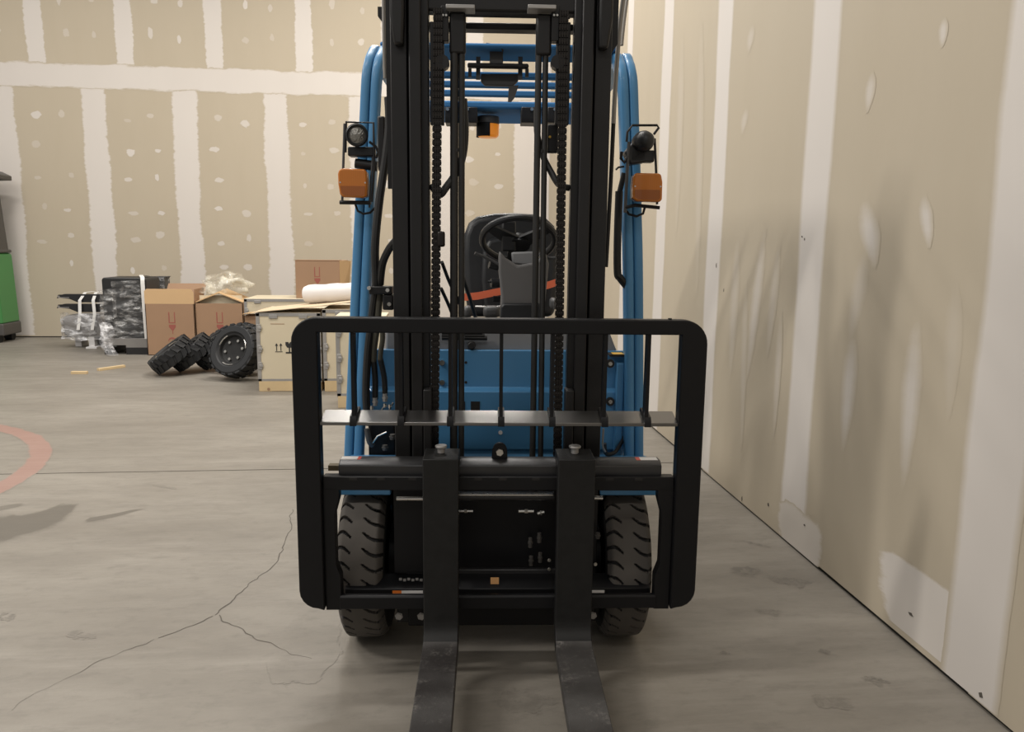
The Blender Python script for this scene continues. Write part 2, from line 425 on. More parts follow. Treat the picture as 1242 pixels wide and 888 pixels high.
# screw spots (two columns per sheet)
def blob(name, parent, frame, c, z, rx, rzz, m, strength=1.0, off=0.0008, seed=0):
    v = [frame(c, z, off)]; col = [(1, strength, 0, 1)]; f = []; n = 10; r_ = random.Random(seed)
    for ring, (k, g) in enumerate(((0.6, 1.0), (1.3, 0.0))):
        for i in range(n):
            a = 2 * PI * i / n; q = k * (0.8 + 0.4 * r_.random())
            v.append(frame(c + rx * q * math.cos(a), z + rzz * q * math.sin(a), off)); col.append((g, strength, 0, 1))
    for i in range(n):
        j = (i + 1) % n
        f.append((0, 1 + i, 1 + j)); f.append((1 + i, 1 + n + i, 1 + n + j, 1 + j))
    me = bpy.data.meshes.new(name); me.from_pydata(v, [], f); me.materials.append(M[m])
    ca = me.color_attributes.new('feather', 'FLOAT_COLOR', 'POINT'); ca.data.foreach_set('color', [x for c_ in col for x in c_])
    o = bpy.data.objects.new(name, me); COL.objects.link(o); o.parent = parent; return o
sp = random.Random(5); k = 0
for i in range(len(low) - 1):
    if low[i] < -7: continue
    for fx in (0.34, 0.66):
        z = 3.13
        while z > 0.7:
            k += 1
            if sp.random() < 0.9:
                blob('screw_spot', wall_back, f_back, low[i] + 1.22 * fx + sp.uniform(-.05, .05), z + sp.uniform(-.06, .06), sp.uniform(.025, .075), sp.uniform(.025, .06), 'mud', sp.uniform(.3, .95), seed=k)
            z -= 0.42
for i in range(len(upp) - 1):
    if upp[i] < -7: continue
    for fx in (0.34, 0.66):
        for z in (4.27, 4.75, 5.2):
            k += 1; blob('screw_spot', wall_back, f_back, upp[i] + 1.22 * fx + sp.uniform(-.06, .06), z + sp.uniform(-.05, .05), sp.uniform(.03, .05), sp.uniform(.04, .08), 'mud', sp.uniform(.35, .9), seed=k)
# right wall
mb = MB(); mb.box(XW + 0.013, XW + 0.15, -5, YB + 0.15, 0, ZT); wall_right = structure(mb.build('wall_right', 'dark'))
rs_ = [-4.0, -2.78, -1.56, -0.34, 0.88, 2.12, 3.38, 4.62, 5.78, 6.93, 8.15, 9.37, 10.6]
for i in range(len(rs_)):
    sheet(wall_right, rs_[i], rs_[i + 1] if i + 1 < len(rs_) else YB, 0.010 + 0.004 * (i % 3), ZT, 'r')
hws = {2.12: 0.125, 3.38: 0.122, 4.62: 0.115, 5.78: 0.125, 6.93: 0.10}
for c in rs_:
    vstrip(wall_right, f_right, c, 0.02, ZT, hws.get(c, 0.12), 'mud_soft', 0.012, 0.25)
vstrip(wall_right, f_right, YB - 0.09, 0.02, ZT, 0.10, 'mud_soft', 0.02)
vstrip(wall_back, f_back, XW - 0.09, 0.02, ZT, 0.13, 'mud_soft', 0.02)
# sanded smears over the screw lines and patched repairs near the floor
def smear(px0, py0, px1, py1, hw, strength, m='mud_faint'):
    a = at_x(px0, py0, XW); b = at_x(px1, py1, XW)
    rows = []
    for i in range(9):
        t_ = i / 8; e = (0.0, 0.4, .75, 1, 1, 1, .75, 0.4, 0.0)[i]
        rows.append((a.z + (b.z - a.z) * t_, a.y + (b.y - a.y) * t_, hw * (0.35 + 0.9 * math.sin(PI * min(max(t_, .04), .97) ** 0.75)), e))
    patch('joint_compound', wall_right, f_right, rows, m, strength, offset=0.0002 + 0.0002 * rnd.random(), core=0.25)
for s_ in ((1048, 240, 1062, 330, .055, .85), (1120, 235, 1128, 305, .03, .8), (1145, 20, 1143, 60, .02, .75), (1058, 85, 1052, 140, .028, .6),
           (1112, 380, 1095, 600, .045, .75), (1050, 300, 1030, 420, .045, .35), (1035, 400, 1022, 555, .045, .8),
           (912, 30, 908, 66, .04, .35), (905, 130, 900, 165, .04, .4), (928, 270, 905, 470, .05, .6), (895, 280, 885, 470, .05, .35), (945, 290, 930, 440, .04, .35),
           (828, 30, 820, 300, .06, .22), (851, 10, 845, 380, .06, .22), (905, 330, 899, 560, .035, .3), (840, 430, 832, 520, .08, .4),
           (948, 370, 938, 540, .03, .4), (1160, 330, 1150, 520, .035, .18)):
    smear(*s_)
def area_patch(pts_l, pts_r, strength, m='mud'):
    rows = []
    n = len(pts_l)
    for i, (l, r) in enumerate(zip(pts_l, pts_r)):
        a = at_x(*l, XW); b = at_x(*r, XW)
        rows.append(((a.z + b.z) / 2, (a.y + b.y) / 2, abs(a.y - b.y) / 2, 0.0 if i == 0 else 1.0))
    patch('joint_compound', wall_right, f_right, rows, m, strength, offset=0.0005)
area_patch([(1068, 668), (1069, 685), (1068, 715), (1072, 745), (1080, 758)], [(1172, 705), (1172, 720), (1170, 765), (1165, 800), (1150, 805)], 0.92)
area_patch([(948, 600), (946, 618), (943, 640), (948, 655)], [(992, 620), (996, 640), (996, 672), (990, 682)], 0.75)
# chips and scuffs on the right wall
for (px, py, a, b) in ((973, 287, .012, .008), (976, 290, .006, .012), (869, 322, .012, .03), (878, 352, .006, .02), (900, 605, .012, .03), (932, 612, .02, .02), (976, 637, .02, .01), (1105, 745, .03, .012), (1190, 843, .02, .02)):
    p = at_x(px, py, XW); mb = MB(); a *= .5; b *= .5
    mb.prism([(p.y - a, p.z - b * .4), (p.y + a * .3, p.z - b), (p.y + a, p.z + b * .2), (p.y - a * .2, p.z + b)], XW - 0.002, XW, 'x'); mb.build('wall_chip', 'crack', wall_right, smooth=False)
# floor cracks
def crack(pts, w0, w1):
    v = []; f = []; P = [G(*p) for p in pts]; out = []
    for i in range(len(P) - 1):
        for k in range(10):
            t_ = k / 10; p = P[i].lerp(P[i + 1], t_)
            j = 0.024 * noise.noise(p * 6) + 0.014 * noise.noise(p * 23); d = (P[i + 1] - P[i]).normalized()
            out.append(p + Vector((-d.y, d.x, 0)) * j)
    for i, p in enumerate(out):
        d = (out[min(i + 1, len(out) - 1)] - out[max(i - 1, 0)]).normalized(); nrm = Vector((-d.y, d.x, 0))
        wd = (w0 + (w1 - w0) * i / len(out)) * (0.55 + 0.9 * abs(noise.noise(p * 9)))
        v += [(p + nrm * wd)[:2] + (0.0012,), (p - nrm * wd)[:2] + (0.0012,)]
        if i: f.append((2 * i - 2, 2 * i - 1, 2 * i + 1, 2 * i))
    mb = MB(); mb.add(v, f); return mb.build('crack', 'crack', floor, smooth=False)
crack([(356, 618), (353, 635), (343, 660), (331, 685), (300, 715), (272, 735), (256, 747)], 0.0022, 0.0028)
crack([(256, 747), (235, 758), (187, 776)], 0.0027, 0.002)
crack([(187, 776), (150, 790), (100, 813), (50, 838), (10, 865)], 0.0013, 0.0006)
crack([(262, 748), (290, 762), (322, 782), (350, 790), (382, 800)], 0.0026, 0.0013)
def fpatch(name, pts, m, strength=1.0, off=0.0006):
    """pts: (px, py, half width in metres across, feather)"""
    P = [(G(a, b), h, e) for a, b, h, e in pts]; v = []; f = []; col = []
    for i, (p, h, e) in enumerate(P):
        d = (P[min(i + 1, len(P) - 1)][0] - P[max(i - 1, 0)][0]).normalized(); nr = Vector((-d.y, d.x, 0))
        for q, g in ((-1.4, 0), (-.6, 1), (.6, 1), (1.4, 0)):
            x = p + nr * h * q; v.append((x.x, x.y, off)); col.append((g * e, strength, 0, 1))
    for i in range(len(P) - 1):
        for k in range(3): f.append((i * 4 + k, i * 4 + k + 1, i * 4 + k + 5, i * 4 + k + 4))
    me = bpy.data.meshes.new(name); me.from_pydata(v, [], f); me.materials.append(M[m])
    ca = me.color_attributes.new('feather', 'FLOAT_COLOR', 'POINT'); ca.data.foreach_set('color', [x for c_ in col for x in c_])
    o = bpy.data.objects.new(name, me); COL.objects.link(o); o.parent = floor; return o
fpatch('damp_and_shade', [(-60, 650, .22, 1), (0, 641, .20, 1), (35, 634, .17, 1), (58, 626, .11, 1), (75, 617, .07, .9), (95, 607, .05, 0)], 'stain_and_shade', 0.85)
fpatch('damp_and_shade', [(-30, 622, .05, 1), (20, 613, .03, 1), (35, 611, .02, 0)], 'stain_and_shade', 0.6, 0.0009)
fpatch('damp_and_shade', [(96, 635, .01, 0), (112, 630, .035, 1), (135, 626, .03, 1), (160, 620, .02, 1), (182, 616, .01, 0)], 'stain_and_shade', 0.8)
fpatch('damp_and_shade', [(325, 775, .12, 0), (360, 775, .3, .8), (395, 775, .3, .8), (430, 772, .2, 0)], 'stain_and_shade', 0.15, 0.0009)  # faint painted shadow of the truck, ahead of its left front tyre
# worn red ring painted on the floor
pa, pb, pc = G(49, 552), G(0, 519), G(0, 592)
ax_, ay_, bx_, by_, cx_, cy_ = pa.x, pa.y, pb.x, pb.y, pc.x, pc.y
D_ = 2 * (ax_ * (by_ - cy_) + bx_ * (cy_ - ay_) + cx_ * (ay_ - by_))
ux = ((ax_**2 + ay_**2) * (by_ - cy_) + (bx_**2 + by_**2) * (cy_ - ay_) + (cx_**2 + cy_**2) * (ay_ - by_)) / D_
uy = ((ax_**2 + ay_**2) * (cx_ - bx_) + (bx_**2 + by_**2) * (ax_ - cx_) + (cx_**2 + cy_**2) * (bx_ - ax_)) / D_
rr = math.hypot(ax_ - ux, ay_ - uy)
v = []; f = []; col = []
for i in range(97):
    a = 2 * PI * i / 96
    for q, g in ((-.085, 0), (-.04, 1), (.04, 1), (.085, 0)): v.append((ux + (rr + q) * math.cos(a), uy + (rr + q) * math.sin(a), 0.0007)); col.append((g, 0.55, 0, 1))
    if i:
        for k in range(3): f.append(((i - 1) * 4 + k, (i - 1) * 4 + k + 1, i * 4 + k + 1, i * 4 + k))
me = bpy.data.meshes.new('painted_ring'); me.from_pydata(v, [], f); me.materials.append(M['red_paint'])
ca = me.color_attributes.new('feather', 'FLOAT_COLOR', 'POINT'); ca.data.foreach_set('color', [x for c_ in col for x in c_])
o = bpy.data.objects.new('painted_ring', me); COL.objects.link(o); o.parent = floor
# scuffs
for (x, y, a, b, st) in ((905, 692, 60, .05, .6), (935, 742, 50, .03, .6), (1060, 826, 40, .035, .7), (1000, 790, 24, .02, .7), (880, 792, 20, .012, .6), (960, 705, 60, .05, .5), (5, 748, 18, .03, .8), (1150, 740, 20, .02, .4),
                      (100, 770, 40, .03, .4), (395, 588, 30, .02, .4), (920, 660, 40, .02, .5), (1010, 850, 70, .04, .35), (640, 850, 90, .06, .25), (200, 590, 40, .02, .35)):
    fpatch('scuff_mark', [(x - a / 2, y - 4, b * .4, 0), (x - a / 4, y - 1, b, .52), (x + a / 5, y + 2, b, .5), (x + a / 2, y + 6, b * .4, 0)], 'scuff', min(1, st * 1.3), 0.0008)

# ================================================================== FORKLIFT  (built in its own frame: camera foot = origin, +Y away)
C0 = Vector((0.038, 2.70, 0.0))
fork_world = rz(YAW_TRUCK) @ C0
T = thing('forklift', 'blue forklift with tall black mast and two black forks facing the viewer', 'forklift', C0, YAW_TRUCK, world_loc=fork_world)
CX = C0.x
def part(mb, name, m, parent=None, **k): return mb.build(name, m, parent or T, **k)

# --- load backrest
hw = 0.638; zt = 1.197; zb = 0.252; sw = 0.079
outer = [(CX - hw + sw, zb), (CX - hw + sw, zt - 0.046), (CX + hw - sw, zt - 0.046), (CX + hw - sw, zb)]
outer += arcpts((CX + hw - 0.06, zb + 0.066), 0.06, -90, 0, 5)
outer += arcpts((CX + hw - 0.075, zt - 0.075), 0.075, 0, 90, 8)
outer += arcpts((CX - hw + 0.075, zt - 0.075), 0.075, 90, 180, 8)
outer += arcpts((CX - hw + 0.06, zb + 0.066), 0.06, 180, 270, 5)
mb = MB(); mb.prism(outer, 2.335, 2.385)
backrest = part(mb, 'load_backrest', 'black', bevel=0.004)
mb = MB(); mb.cyl((CX + hw - 0.115, 2.36, zt - 0.002), (CX + hw - 0.115, 2.36, zt + 0.004), 0.006); part(mb, 'lug', 'black', backrest)
bars = (428, 486, 546, 608, 670, 734, 786)
for px in bars:
    x = FP(px, 450, 2.35).x
    mb = MB(); mb.box(x - 0.0055, x + 0.0055, 2.345, 2.385, 0.88, zt - 0.04); part(mb, 'backrest_bar', 'black', backrest)
mb = MB()
xa, xb = CX - hw + sw, CX + hw - sw
mb.prism([(2.342, 0.861), (2.348, 0.861), (2.348, 0.866), (2.425, 0.886), (2.425, 0.893), (2.342, 0.8715)], xa, xb, 'x')
part(mb, 'backrest_rail', 'rail_gloss', backrest, bevel=0.0015)
for px in bars:
    x = FP(px, 508, 2.34).x
    mb = MB(); mb.prism([(2.337, 0.860), (2.337, 0.876), (2.345, 0.890), (2.42, 0.905), (2.43, 0.89), (2.35, 0.860)], x - 0.010, x + 0.010, 'x'); part(mb, 'gusset', 'black', backrest)
# --- carriage
hc = 0.5575
fr = MB()
zt1, zb1 = 0.693, 0.252
fr.box(CX - hc, CX + hc, 2.352, 2.392, 0.648, zt1)
carr = part(fr, 'carriage_top_plate', 'black', bevel=0.003)
for px in (428, 462, 500, 580, 610, 650, 740, 775):
    x = FP(px, 581, 2.35).x; nt = MB(); nt.box(x - 0.012, x + 0.012, 2.3505, 2.3525, 0.682, 0.6905); part(nt, 'notch', 'dark', carr)
for s in (-1, 1):
    mb = MB(); x0, x1 = sorted((CX + s * hc, CX + s * (hc - 0.05)))
    pl = [(x0, zb1), (x1, zb1), (x1, 0.655), (x0, 0.655)]
    xi = CX + s * (hc - 0.05); d = s * 0.014
    pl = [(CX + s * hc, zb1 - 0.006), (xi, zb1 - 0.006), (xi, 0.36), (xi + d, 0.40), (xi + d, 0.57), (xi, 0.62), (xi, 0.655), (CX + s * hc, 0.655)]
    mb.prism(pl, 2.352, 2.392); part(mb, 'carriage_side_plate', 'black', bevel=0.002)
    mb = MB(); mb.box(*sorted((CX + s * (hc - 0.006), CX + s * (hc + 0.004))), 2.356, 2.39, 0.30, 0.66); part(mb, 'hinge_strip', 'mast', carr)
mb = MB(); mb.prism([(2.345, zb1), (2.365, zb1), (2.365, 0.297), (2.351, 0.297), (2.345, 0.291)], CX - hc + 0.045, CX + hc - 0.045, 'x'); part(mb, 'carriage_lower_plate', 'black', bevel=0.002)
# upper fork bar with chamfered lit top
xa, xb = FP(411, 570, 2.385).x, FP(802, 570, 2.385).x
mb = MB(); mb.prism([(2.378, 0.690), (2.445, 0.690), (2.445, 0.735), (2.400, 0.735), (2.378, 0.722)], xa, xb, 'x'); ub = part(mb, 'fork_bar', 'bar_black', bevel=0.003)
mb = MB(); mb.box(FP(399, 575, 2.42).x, xa, 2.41, 2.44, 0.695, 0.712); part(mb, 'wear_pad', 'olive_wood', ub)
def decal(parent, pts, m, Y=None, top=None, name='printed_label'):
    mb = MB(); mb.add(pts, [(0, 1, 2, 3)]); mb2 = MB()
    return part(mb, name, m, parent, smooth=False)
for (p0, p1, c0, c1) in ((413, 433, 'white_print', None), (433, 437, 'red_print', None), (777, 798, 'white_print', None), (772, 777, 'red_print', None)):
    x0, x1 = FP(p0, 565, 2.40).x, FP(p1, 565, 2.40).x
    mb = MB(); mb.box(x0, x1, 2.402, 2.436, 0.735, 0.7358); part(mb, 'printed_label', c0, ub, smooth=False)
# bolt bracket in the middle of the bar
mb = MB(); x = FP(606, 556, 2.42).x
mb.prism([(x - 0.026, 0.735), (x + 0.026, 0.735), (x + 0.024, 0.762)] + arcpts((x, 0.765), 0.023, 10, 170, 8) + [(x - 0.024, 0.762)], 2.415, 2.428)
br = part(mb, 'lug_bracket', 'black', bevel=0.002)
mb = MB(); mb.cyl((x, 2.417, 0.758), (x, 2.405, 0.758), 0.012, 6); mb.cyl((x, 2.406, 0.758), (x, 2.402, 0.758), 0.006, 10); part(mb, 'bolt', 'steel', br)
# --- forks
for (xl, xr, pin) in ((513, 556, 535), (675.5, 720, 697)):
    x0, x1 = FP(xl, 650, 2.30).x, FP(xr, 650, 2.30).x
    xm = (x0 + x1) / 2; w2 = (x1 - x0) / 2
    zt_ = FP(535, 557, 2.30).z; zh = 0.172; th = 0.042
    rs = []
    def ring(a, b, k): return [Vector((xm - w2 * k, *a)), Vector((xm + w2 * k, *a)), Vector((xm + w2 * k, *b)), Vector((xm - w2 * k, *b))]
    rs.append(ring((2.298, zt_), (2.345, zt_), 1)); rs.append(ring((2.298, zh + 0.07), (2.345, zh + 0.05), 1))
    for i in range(1, 7):
        a = math.radians(90 * i / 6); rs.append(ring((2.298 - 0.06 * (1 - math.cos(a)), zh + 0.06 - 0.06 * math.sin(a)), (2.345 - 0.10 * (1 - math.cos(a)), zh + 0.055 - (0.055 + th) * math.sin(a)), 1))
    for (yy, zz, tk, k) in ((1.95, zh - 0.006, 0.040, 1), (1.65, zh - 0.012, 0.032, 1), (1.40, zh - 0.018, 0.022, 0.98), (1.26, zh - 0.022, 0.014, 0.80), (1.205, zh - 0.025, 0.008, 0.5)):
        rs.append(ring((yy, zz), (yy, zz - tk), k))
    mb = MB(); mb.rings(rs)
    mb.mi = [1 if (sum(mb.v[i].y for i in f_) / len(f_) < 2.27) else 0 for f_ in mb.f]
    fk = part(mb, 'fork', ['fork', 'fork_worn'], bevel=0.003)
    mb = MB(); mb.box(xm - w2, xm + w2, 2.34, 2.43, zt_ - 0.035, zt_); part(mb, 'fork_hook', 'fork', fk, bevel=0.003); mb = MB(); mb.box(xm - w2, xm + w2, 2.34, 2.40, 0.236, 0.25); part(mb, 'fork_hook', 'fork', fk, bevel=0.003)
    xp = FP(pin, 550, 2.37).x
    mb = MB(); mb.cyl((xp, 2.37, zt_), (xp, 2.37, zt_ + 0.018), 0.012); mb.cyl((xp, 2.37, zt_ + 0.018), (xp, 2.37, zt_ + 0.026), 0.019); part(mb, 'locking_pin', 'crate_edge', fk, bevel=0.002)
    xh = FP(537 if xl < 600 else 700, 845, 2.0).x

# --- mast
def xpx(px, py, Y): return FP(px, py, Y).x
ZM = 2.34
for s in (-1, 1):
    e = CX - 0.003 + s * 0.3495
    def X(d): return e - s * d
    mb = MB()
    mb.box(*sorted((X(0), X(0.052))), 2.55, 2.568, 0.10, ZM)
    mb.box(*sorted((X(0), X(0.018))), 2.568, 2.69, 0.10, ZM)
    mb.box(*sorted((X(0), X(0.052))), 2.672, 2.69, 0.10, ZM)
    o_rail = part(mb, 'mast_outer_rail', 'mast', bevel=0.003)
    mb = MB()
    mb.box(*sorted((X(0.059), X(0.097))), 2.532, 2.552, 0.16, ZM - 0.03)
    mb.box(*sorted((X(0.085), X(0.1205))), 2.552, 2.60, 0.16, ZM - 0.03)
    mb.box(*sorted((X(0.052), X(0.097))), 2.60, 2.66, 0.16, ZM - 0.03)
    part(mb, 'mast_inner_rail', 'mast', bevel=0.004)
    # roller bracket at the top
    xa, xb = sorted((X(0.004), X(0.048)))
    zl = FP(480, 56, 2.54).z
    mb = MB(); mb.prism([(xa + (0.012 if s < 0 else 0.004), zl), (xb - (0.004 if s < 0 else 0.012), zl), (xb, zl + 0.09), (xb, ZM), (xa, ZM), (xa, zl + 0.09)], 2.515, 2.555); part(mb, 'roller_bracket', 'mast', o_rail, bevel=0.008)
    # side plate at the top of the outer rail, with the slot
    xo0, xo1 = sorted((X(-0.004), X(-0.030)))
    mb = MB(); mb.prism([(xo0, 2.03), (xo1, 2.07), (xo1, ZM), (xo0, ZM)], 2.63, 2.65) if s > 0 else mb.box(xo0 + 0.008, xo1, 2.62, 2.64, 1.60, ZM)
    part(mb, 'mast_side_plate', 'mast', o_rail)
    mb = MB(); p = (CX - 0.003 + s * 0.25, 2.56)
    mb.box(*sorted((X(0.10), X(0.128))), 2.50, 2.56, 0.70, 0.945); part(mb, 'carriage_roller_plate', 'mast', carr, bevel=0.004)
zb_ = FP(600, 13, 2.55).z
mb = MB(); mb.box(CX - 0.30, CX + 0.29, 2.56, 2.62, zb_, zb_ + 0.12); top = part(mb, 'mast_top_crossmember', 'mast', bevel=0.008)
mb = MB(); mb.cyl((CX - 0.22, 2.64, FP(600, 20, 2.64).z), (CX + 0.22, 2.64, FP(600, 20, 2.64).z), 0.0035); part(mb, 'cross_rod', 'mast', top)
z0, z1 = FP(600, 43, 2.70).z, FP(600, 27, 2.66).z
mb = MB(); mb.box(CX - 0.29, CX + 0.28, 2.66, 2.72, z0 + 0.01, z1); part(mb, 'mast_rear_crossmember', 'mast', bevel=0.006)
for (a, b) in ((541, 576), (640, 674)):
    p0, p1 = FP(a, 12, 2.53), FP(b, 12, 2.53); z = FP(a, 12, 2.53).z if a < 600 else FP(b, 13, 2.53).z
    mb = MB(); mb.box(p0.x, p1.x, 2.51, 2.57, z, z + 0.012); part(mb, 'cylinder_cap_plate', 'crate_edge', top, bevel=0.002)
# hose runs / lift pipes
zc = FP(550, 15, 2.54).z
for (a, b, r) in ((551, 550.5, .0135), (560, 559.5, .0105), (652.5, 647, .0105), (661, 656.5, .0095)):
    pT, pB = FP(a, 120, 2.56), FP(b, 480, 2.56)
    x_at = lambda z: pB.x + (pT.x - pB.x) * (z - pB.z) / (pT.z - pB.z)
    mb = MB(); mb.cyl((x_at(0.55), 2.56, 0.55), (x_at(zc), 2.56, zc), r, 12); part(mb, 'lift_hose', 'hose')
for (a, b) in ((545, 565), (650, 669)):
    p0, p1 = FP(a, 40, 2.555), FP(b, 40, 2.555); za, zb2 = FP(555, 66, 2.555).z, FP(555, 15, 2.555).z
    mb = MB(); mb.box(p0.x, p1.x, 2.545, 2.575, za, zb2); part(mb, 'hose_sleeve', 'mast', bevel=0.008)
    mb = MB(); mb.cyl(((p0.x + p1.x) / 2, 2.53, za - 0.3), ((p0.x + p1.x) / 2, 2.53, za - 0.29), 0.004); part(mb, 'clip_screw', 'mast')
# chains: a pin column carries the links
def link_mesh():
    mb = MB(); w_ = 0.0135
    for sx in (-1, -0.33, 0.33, 1):
        x = sx * w_ * 0.85; mb.box(x - 0.0026, x + 0.0026, -0.006, 0.006, -0.0088, 0.0088)
    mb.cyl((-w_ * 1.1, 0, 0), (w_ * 1.1, 0, 0), 0.0048, 8)
    return mb
link_me = None
for (pt, pb) in ((530.5, 527.5), (682.5, 677)):
    a, b = FP(pt, 110, 2.535), FP(pb, 480, 2.535)
    xat = lambda z: b.x + (a.x - b.x) * (z - b.z) / (a.z - b.z)
    ztop = FP(530, 12, 2.535).z; zbot = 0.72
    mb = MB(); mb.rings([[Vector((xat(z_) + dx, 2.537 + dy, z_)) for dx, dy in ((-.0105, -.002), (.0105, -.002), (.0105, .004), (-.0105, .004))] for z_ in (zbot, ztop)]); ch = part(mb, 'lift_chain', 'chain')
    z = zbot; pitch = 0.0208
    while z < ztop:
        if link_me is None:
            o = link_mesh().build('chain_link', 'chain', ch, bevel=0, loc=(0, 0, 0)); o.location = Vector((xat(z), 2.535, z)) - ORG[T.name]; link_me = o.data
        else:
            o = bpy.data.objects.new('chain_link', link_me); COL.objects.link(o); o.parent = ch; o.location = Vector((xat(z), 2.535, z)) - ORG[T.name]
        z += pitch
    p = FP(pt - 0.5, 146, 2.54); mb = MB(); mb.box(p.x - 0.022, p.x + 0.022, 2.55, 2.575, p.z - 0.012, p.z + 0.30); part(mb, 'chain_guard', 'mast', ch, bevel=0.003)
    p = FP(pt + (6 if pt < 600 else -6), 76, 2.545); mb = MB(); mb.cyl((p.x, 2.53, p.z), (p.x, 2.57, p.z), 0.022, 12); part(mb, 'chain_pulley', 'mast', ch)
    p = FP(pt + (9 if pt < 600 else -9), 20, 2.55); mb = MB(); mb.box(p.x - 0.012, p.x + 0.012, 2.54, 2.58, p.z - 0.075, p.z + 0.03); part(mb, 'chain_anchor', 'mast', ch, bevel=0.002)
    mb = MB()
    for dx in (-.005, .005): mb.cyl((p.x + dx, 2.54, p.z), (p.x + dx, 2.534, p.z), 0.0035, 8)
    part(mb, 'pin_head', 'steel', ch)
# hose loops between the pipes and chains
def hose(pts, r, m='hose', name='hydraulic_hose', parent=None):
    mb = MB(); mb.tube(smooth_path([FP(x, y, Y) for x, y, Y in pts], 6), r, 10); return part(mb, name, m, parent)
hose([(562, 120, 2.585), (564, 160, 2.585), (561, 190, 2.585), (553, 210, 2.57), (542, 226, 2.56), (533, 236, 2.56), (524, 225, 2.575)], 0.0125)
hose([(651, 130, 2.585), (652, 165, 2.585), (659, 190, 2.585), (668, 208, 2.57), (678, 224, 2.56), (690, 228, 2.575)], 0.0105)
hose([(536, 318, 2.62), (545, 342, 2.7), (556, 365, 2.8), (562, 384, 2.9)], 0.006)
hose([(535, 350, 2.62), (545, 372, 2.7), (550, 386, 2.75)], 0.006)
hose([(561, 335, 2.7), (570, 362, 2.8), (577, 386, 2.9)], 0.007)
mb = MB(); p = FP(535, 290, 2.53); mb.box(p.x - 0.012, p.x + 0.012, 2.52, 2.55, p.z - 0.025, p.z + 0.025); part(mb, 'chain_clamp', 'chain', bevel=0.006)
mb = MB(); p0, p1 = FP(664, 152, 2.62), FP(676, 186, 2.62); mb.box(p0.x, p1.x, 2.60, 2.63, p1.z, p0.z); cb = part(mb, 'control_box', 'mast', bevel=0.004)
mb = MB(); p = FP(667, 166, 2.595); mb.cyl((p.x, 2.60, p.z), (p.x, 2.594, p.z), 0.004); part(mb, 'indicator_lamp', 'yellow_print', cb)
# grey hose guards beside the mast
hose([(465, -14, 2.72), (466, 60, 2.72), (467, 95, 2.72)], 0.006, 'grey_steel', 'hose_guard')
hose([(757, -10, 2.72), (751, 40, 2.72), (746, 110, 2.72), (744, 150, 2.72)], 0.008, 'grey_steel', 'hose_guard')
hose([(744, 150, 2.72), (741, 215, 2.72), (737, 290, 2.72), (735, 324, 2.72)], 0.0075, 'mast', 'hose_guard')
hose([(762, -12, 2.76), (757, 25, 2.75), (754, 55, 2.74)], 0.006, 'grey_steel', 'hose_guard')
mb = MB(); p0, p1 = FP(458, 8, 2.74), FP(464, 27, 2.74); mb.prism([(p0.x, p1.z + 0.02), (p1.x, p1.z), (p1.x, p0.z), (p0.x, p0.z)], 2.74, 2.76); part(mb, 'hose_pulley_bracket', 'mast')
# --- lower mast and axle mass
mb = MB(); mb.box(CX - 0.335, CX + 0.335, 2.58, 2.60, 0.17, 0.66); part(mb, 'mast_lower_plate', 'black')
mb = MB(); mb.box(FP(478, 650, 2.45).x, FP(515, 650, 2.45).x, 2.45, 2.47, 0.33, 0.645); part(mb, 'carriage_guard_plate', 'black')
mb = MB(); mb.box(CX - 0.31, CX + 0.31, 2.50, 2.58, 0.112, 0.19); part(mb, 'mast_lower_crossmember', 'black', bevel=0.005)
mb = MB(); mb.box(CX - 0.31, CX + 0.31, 2.462, 2.48, 0.315, 0.335); part(mb, 'lower_carriage_bar', 'bar_black', bevel=0.003)
mb = MB(); mb.cyl((FP(556, 600, 2.44).x, 2.44, FP(600, 600, 2.42).z - 0.012), (FP(672, 600, 2.44).x, 2.44, FP(600, 600, 2.42).z - 0.012), 0.016, 16); part(mb, 'side_shift_cylinder', 'bar_black'); mb = MB(); zr = FP(600, 600, 2.415).z; mb.cyl((FP(556, 600, 2.415).x, 2.415, zr), (FP(671, 600, 2.415).x, 2.415, zr), 0.0055, 12); part(mb, 'side_shift_rod', 'steel')
for (a, b, y) in ((481, 514, 605), (716, 731, 604)):
    z = FP(600, y, 2.42).z; mb = MB(); mb.cyl((xpx(a, y, 2.42), 2.42, z), (xpx(b, y, 2.42), 2.42, z), 0.007, 12); part(mb, 'side_shift_rod', 'steel')
def fitting(px, py, Y, dx=0.0, dz=0.0, r=0.006, m='steel', name='hose_fitting', n=8):
    p = FP(px, py, Y); mb = MB()
    d = Vector((dx, 0, dz)) if (dx or dz) else Vector((0, -0.008, 0))
    mb.cyl(p, p + d, r, n); mb.cyl(p + d * 0.4, p + d * 0.6, r * 1.35, 6); return part(mb, name, m)
fitting(556, 620, 2.43, 0.048, 0, .0045); fitting(629, 620, 2.43, 0.05, 0, .0055); fitting(652, 623, 2.43, 0.022, 0.006, .006)
for (px, py) in ((666, 679), (666, 690), (722, 684)): fitting(px, py, 2.46, r=.0048, name='bolt')
for (px, py) in ((484, 747), (511, 747), (719, 746)): fitting(px, py, 2.47, r=.0105, name='bolt', n=6, m='crate_edge')
for (px, y0, y1) in ((643, 650, 664), (654, 645, 658), (644, 674, 686), (655, 670, 682)): fitting(px, y1, 2.55, 0, 0.035, .007, m='machine_grey')
p = FP(720, 640, 2.5); fitting(725, 653, 2.5, 0, 0.02, .008, m='machine_grey')
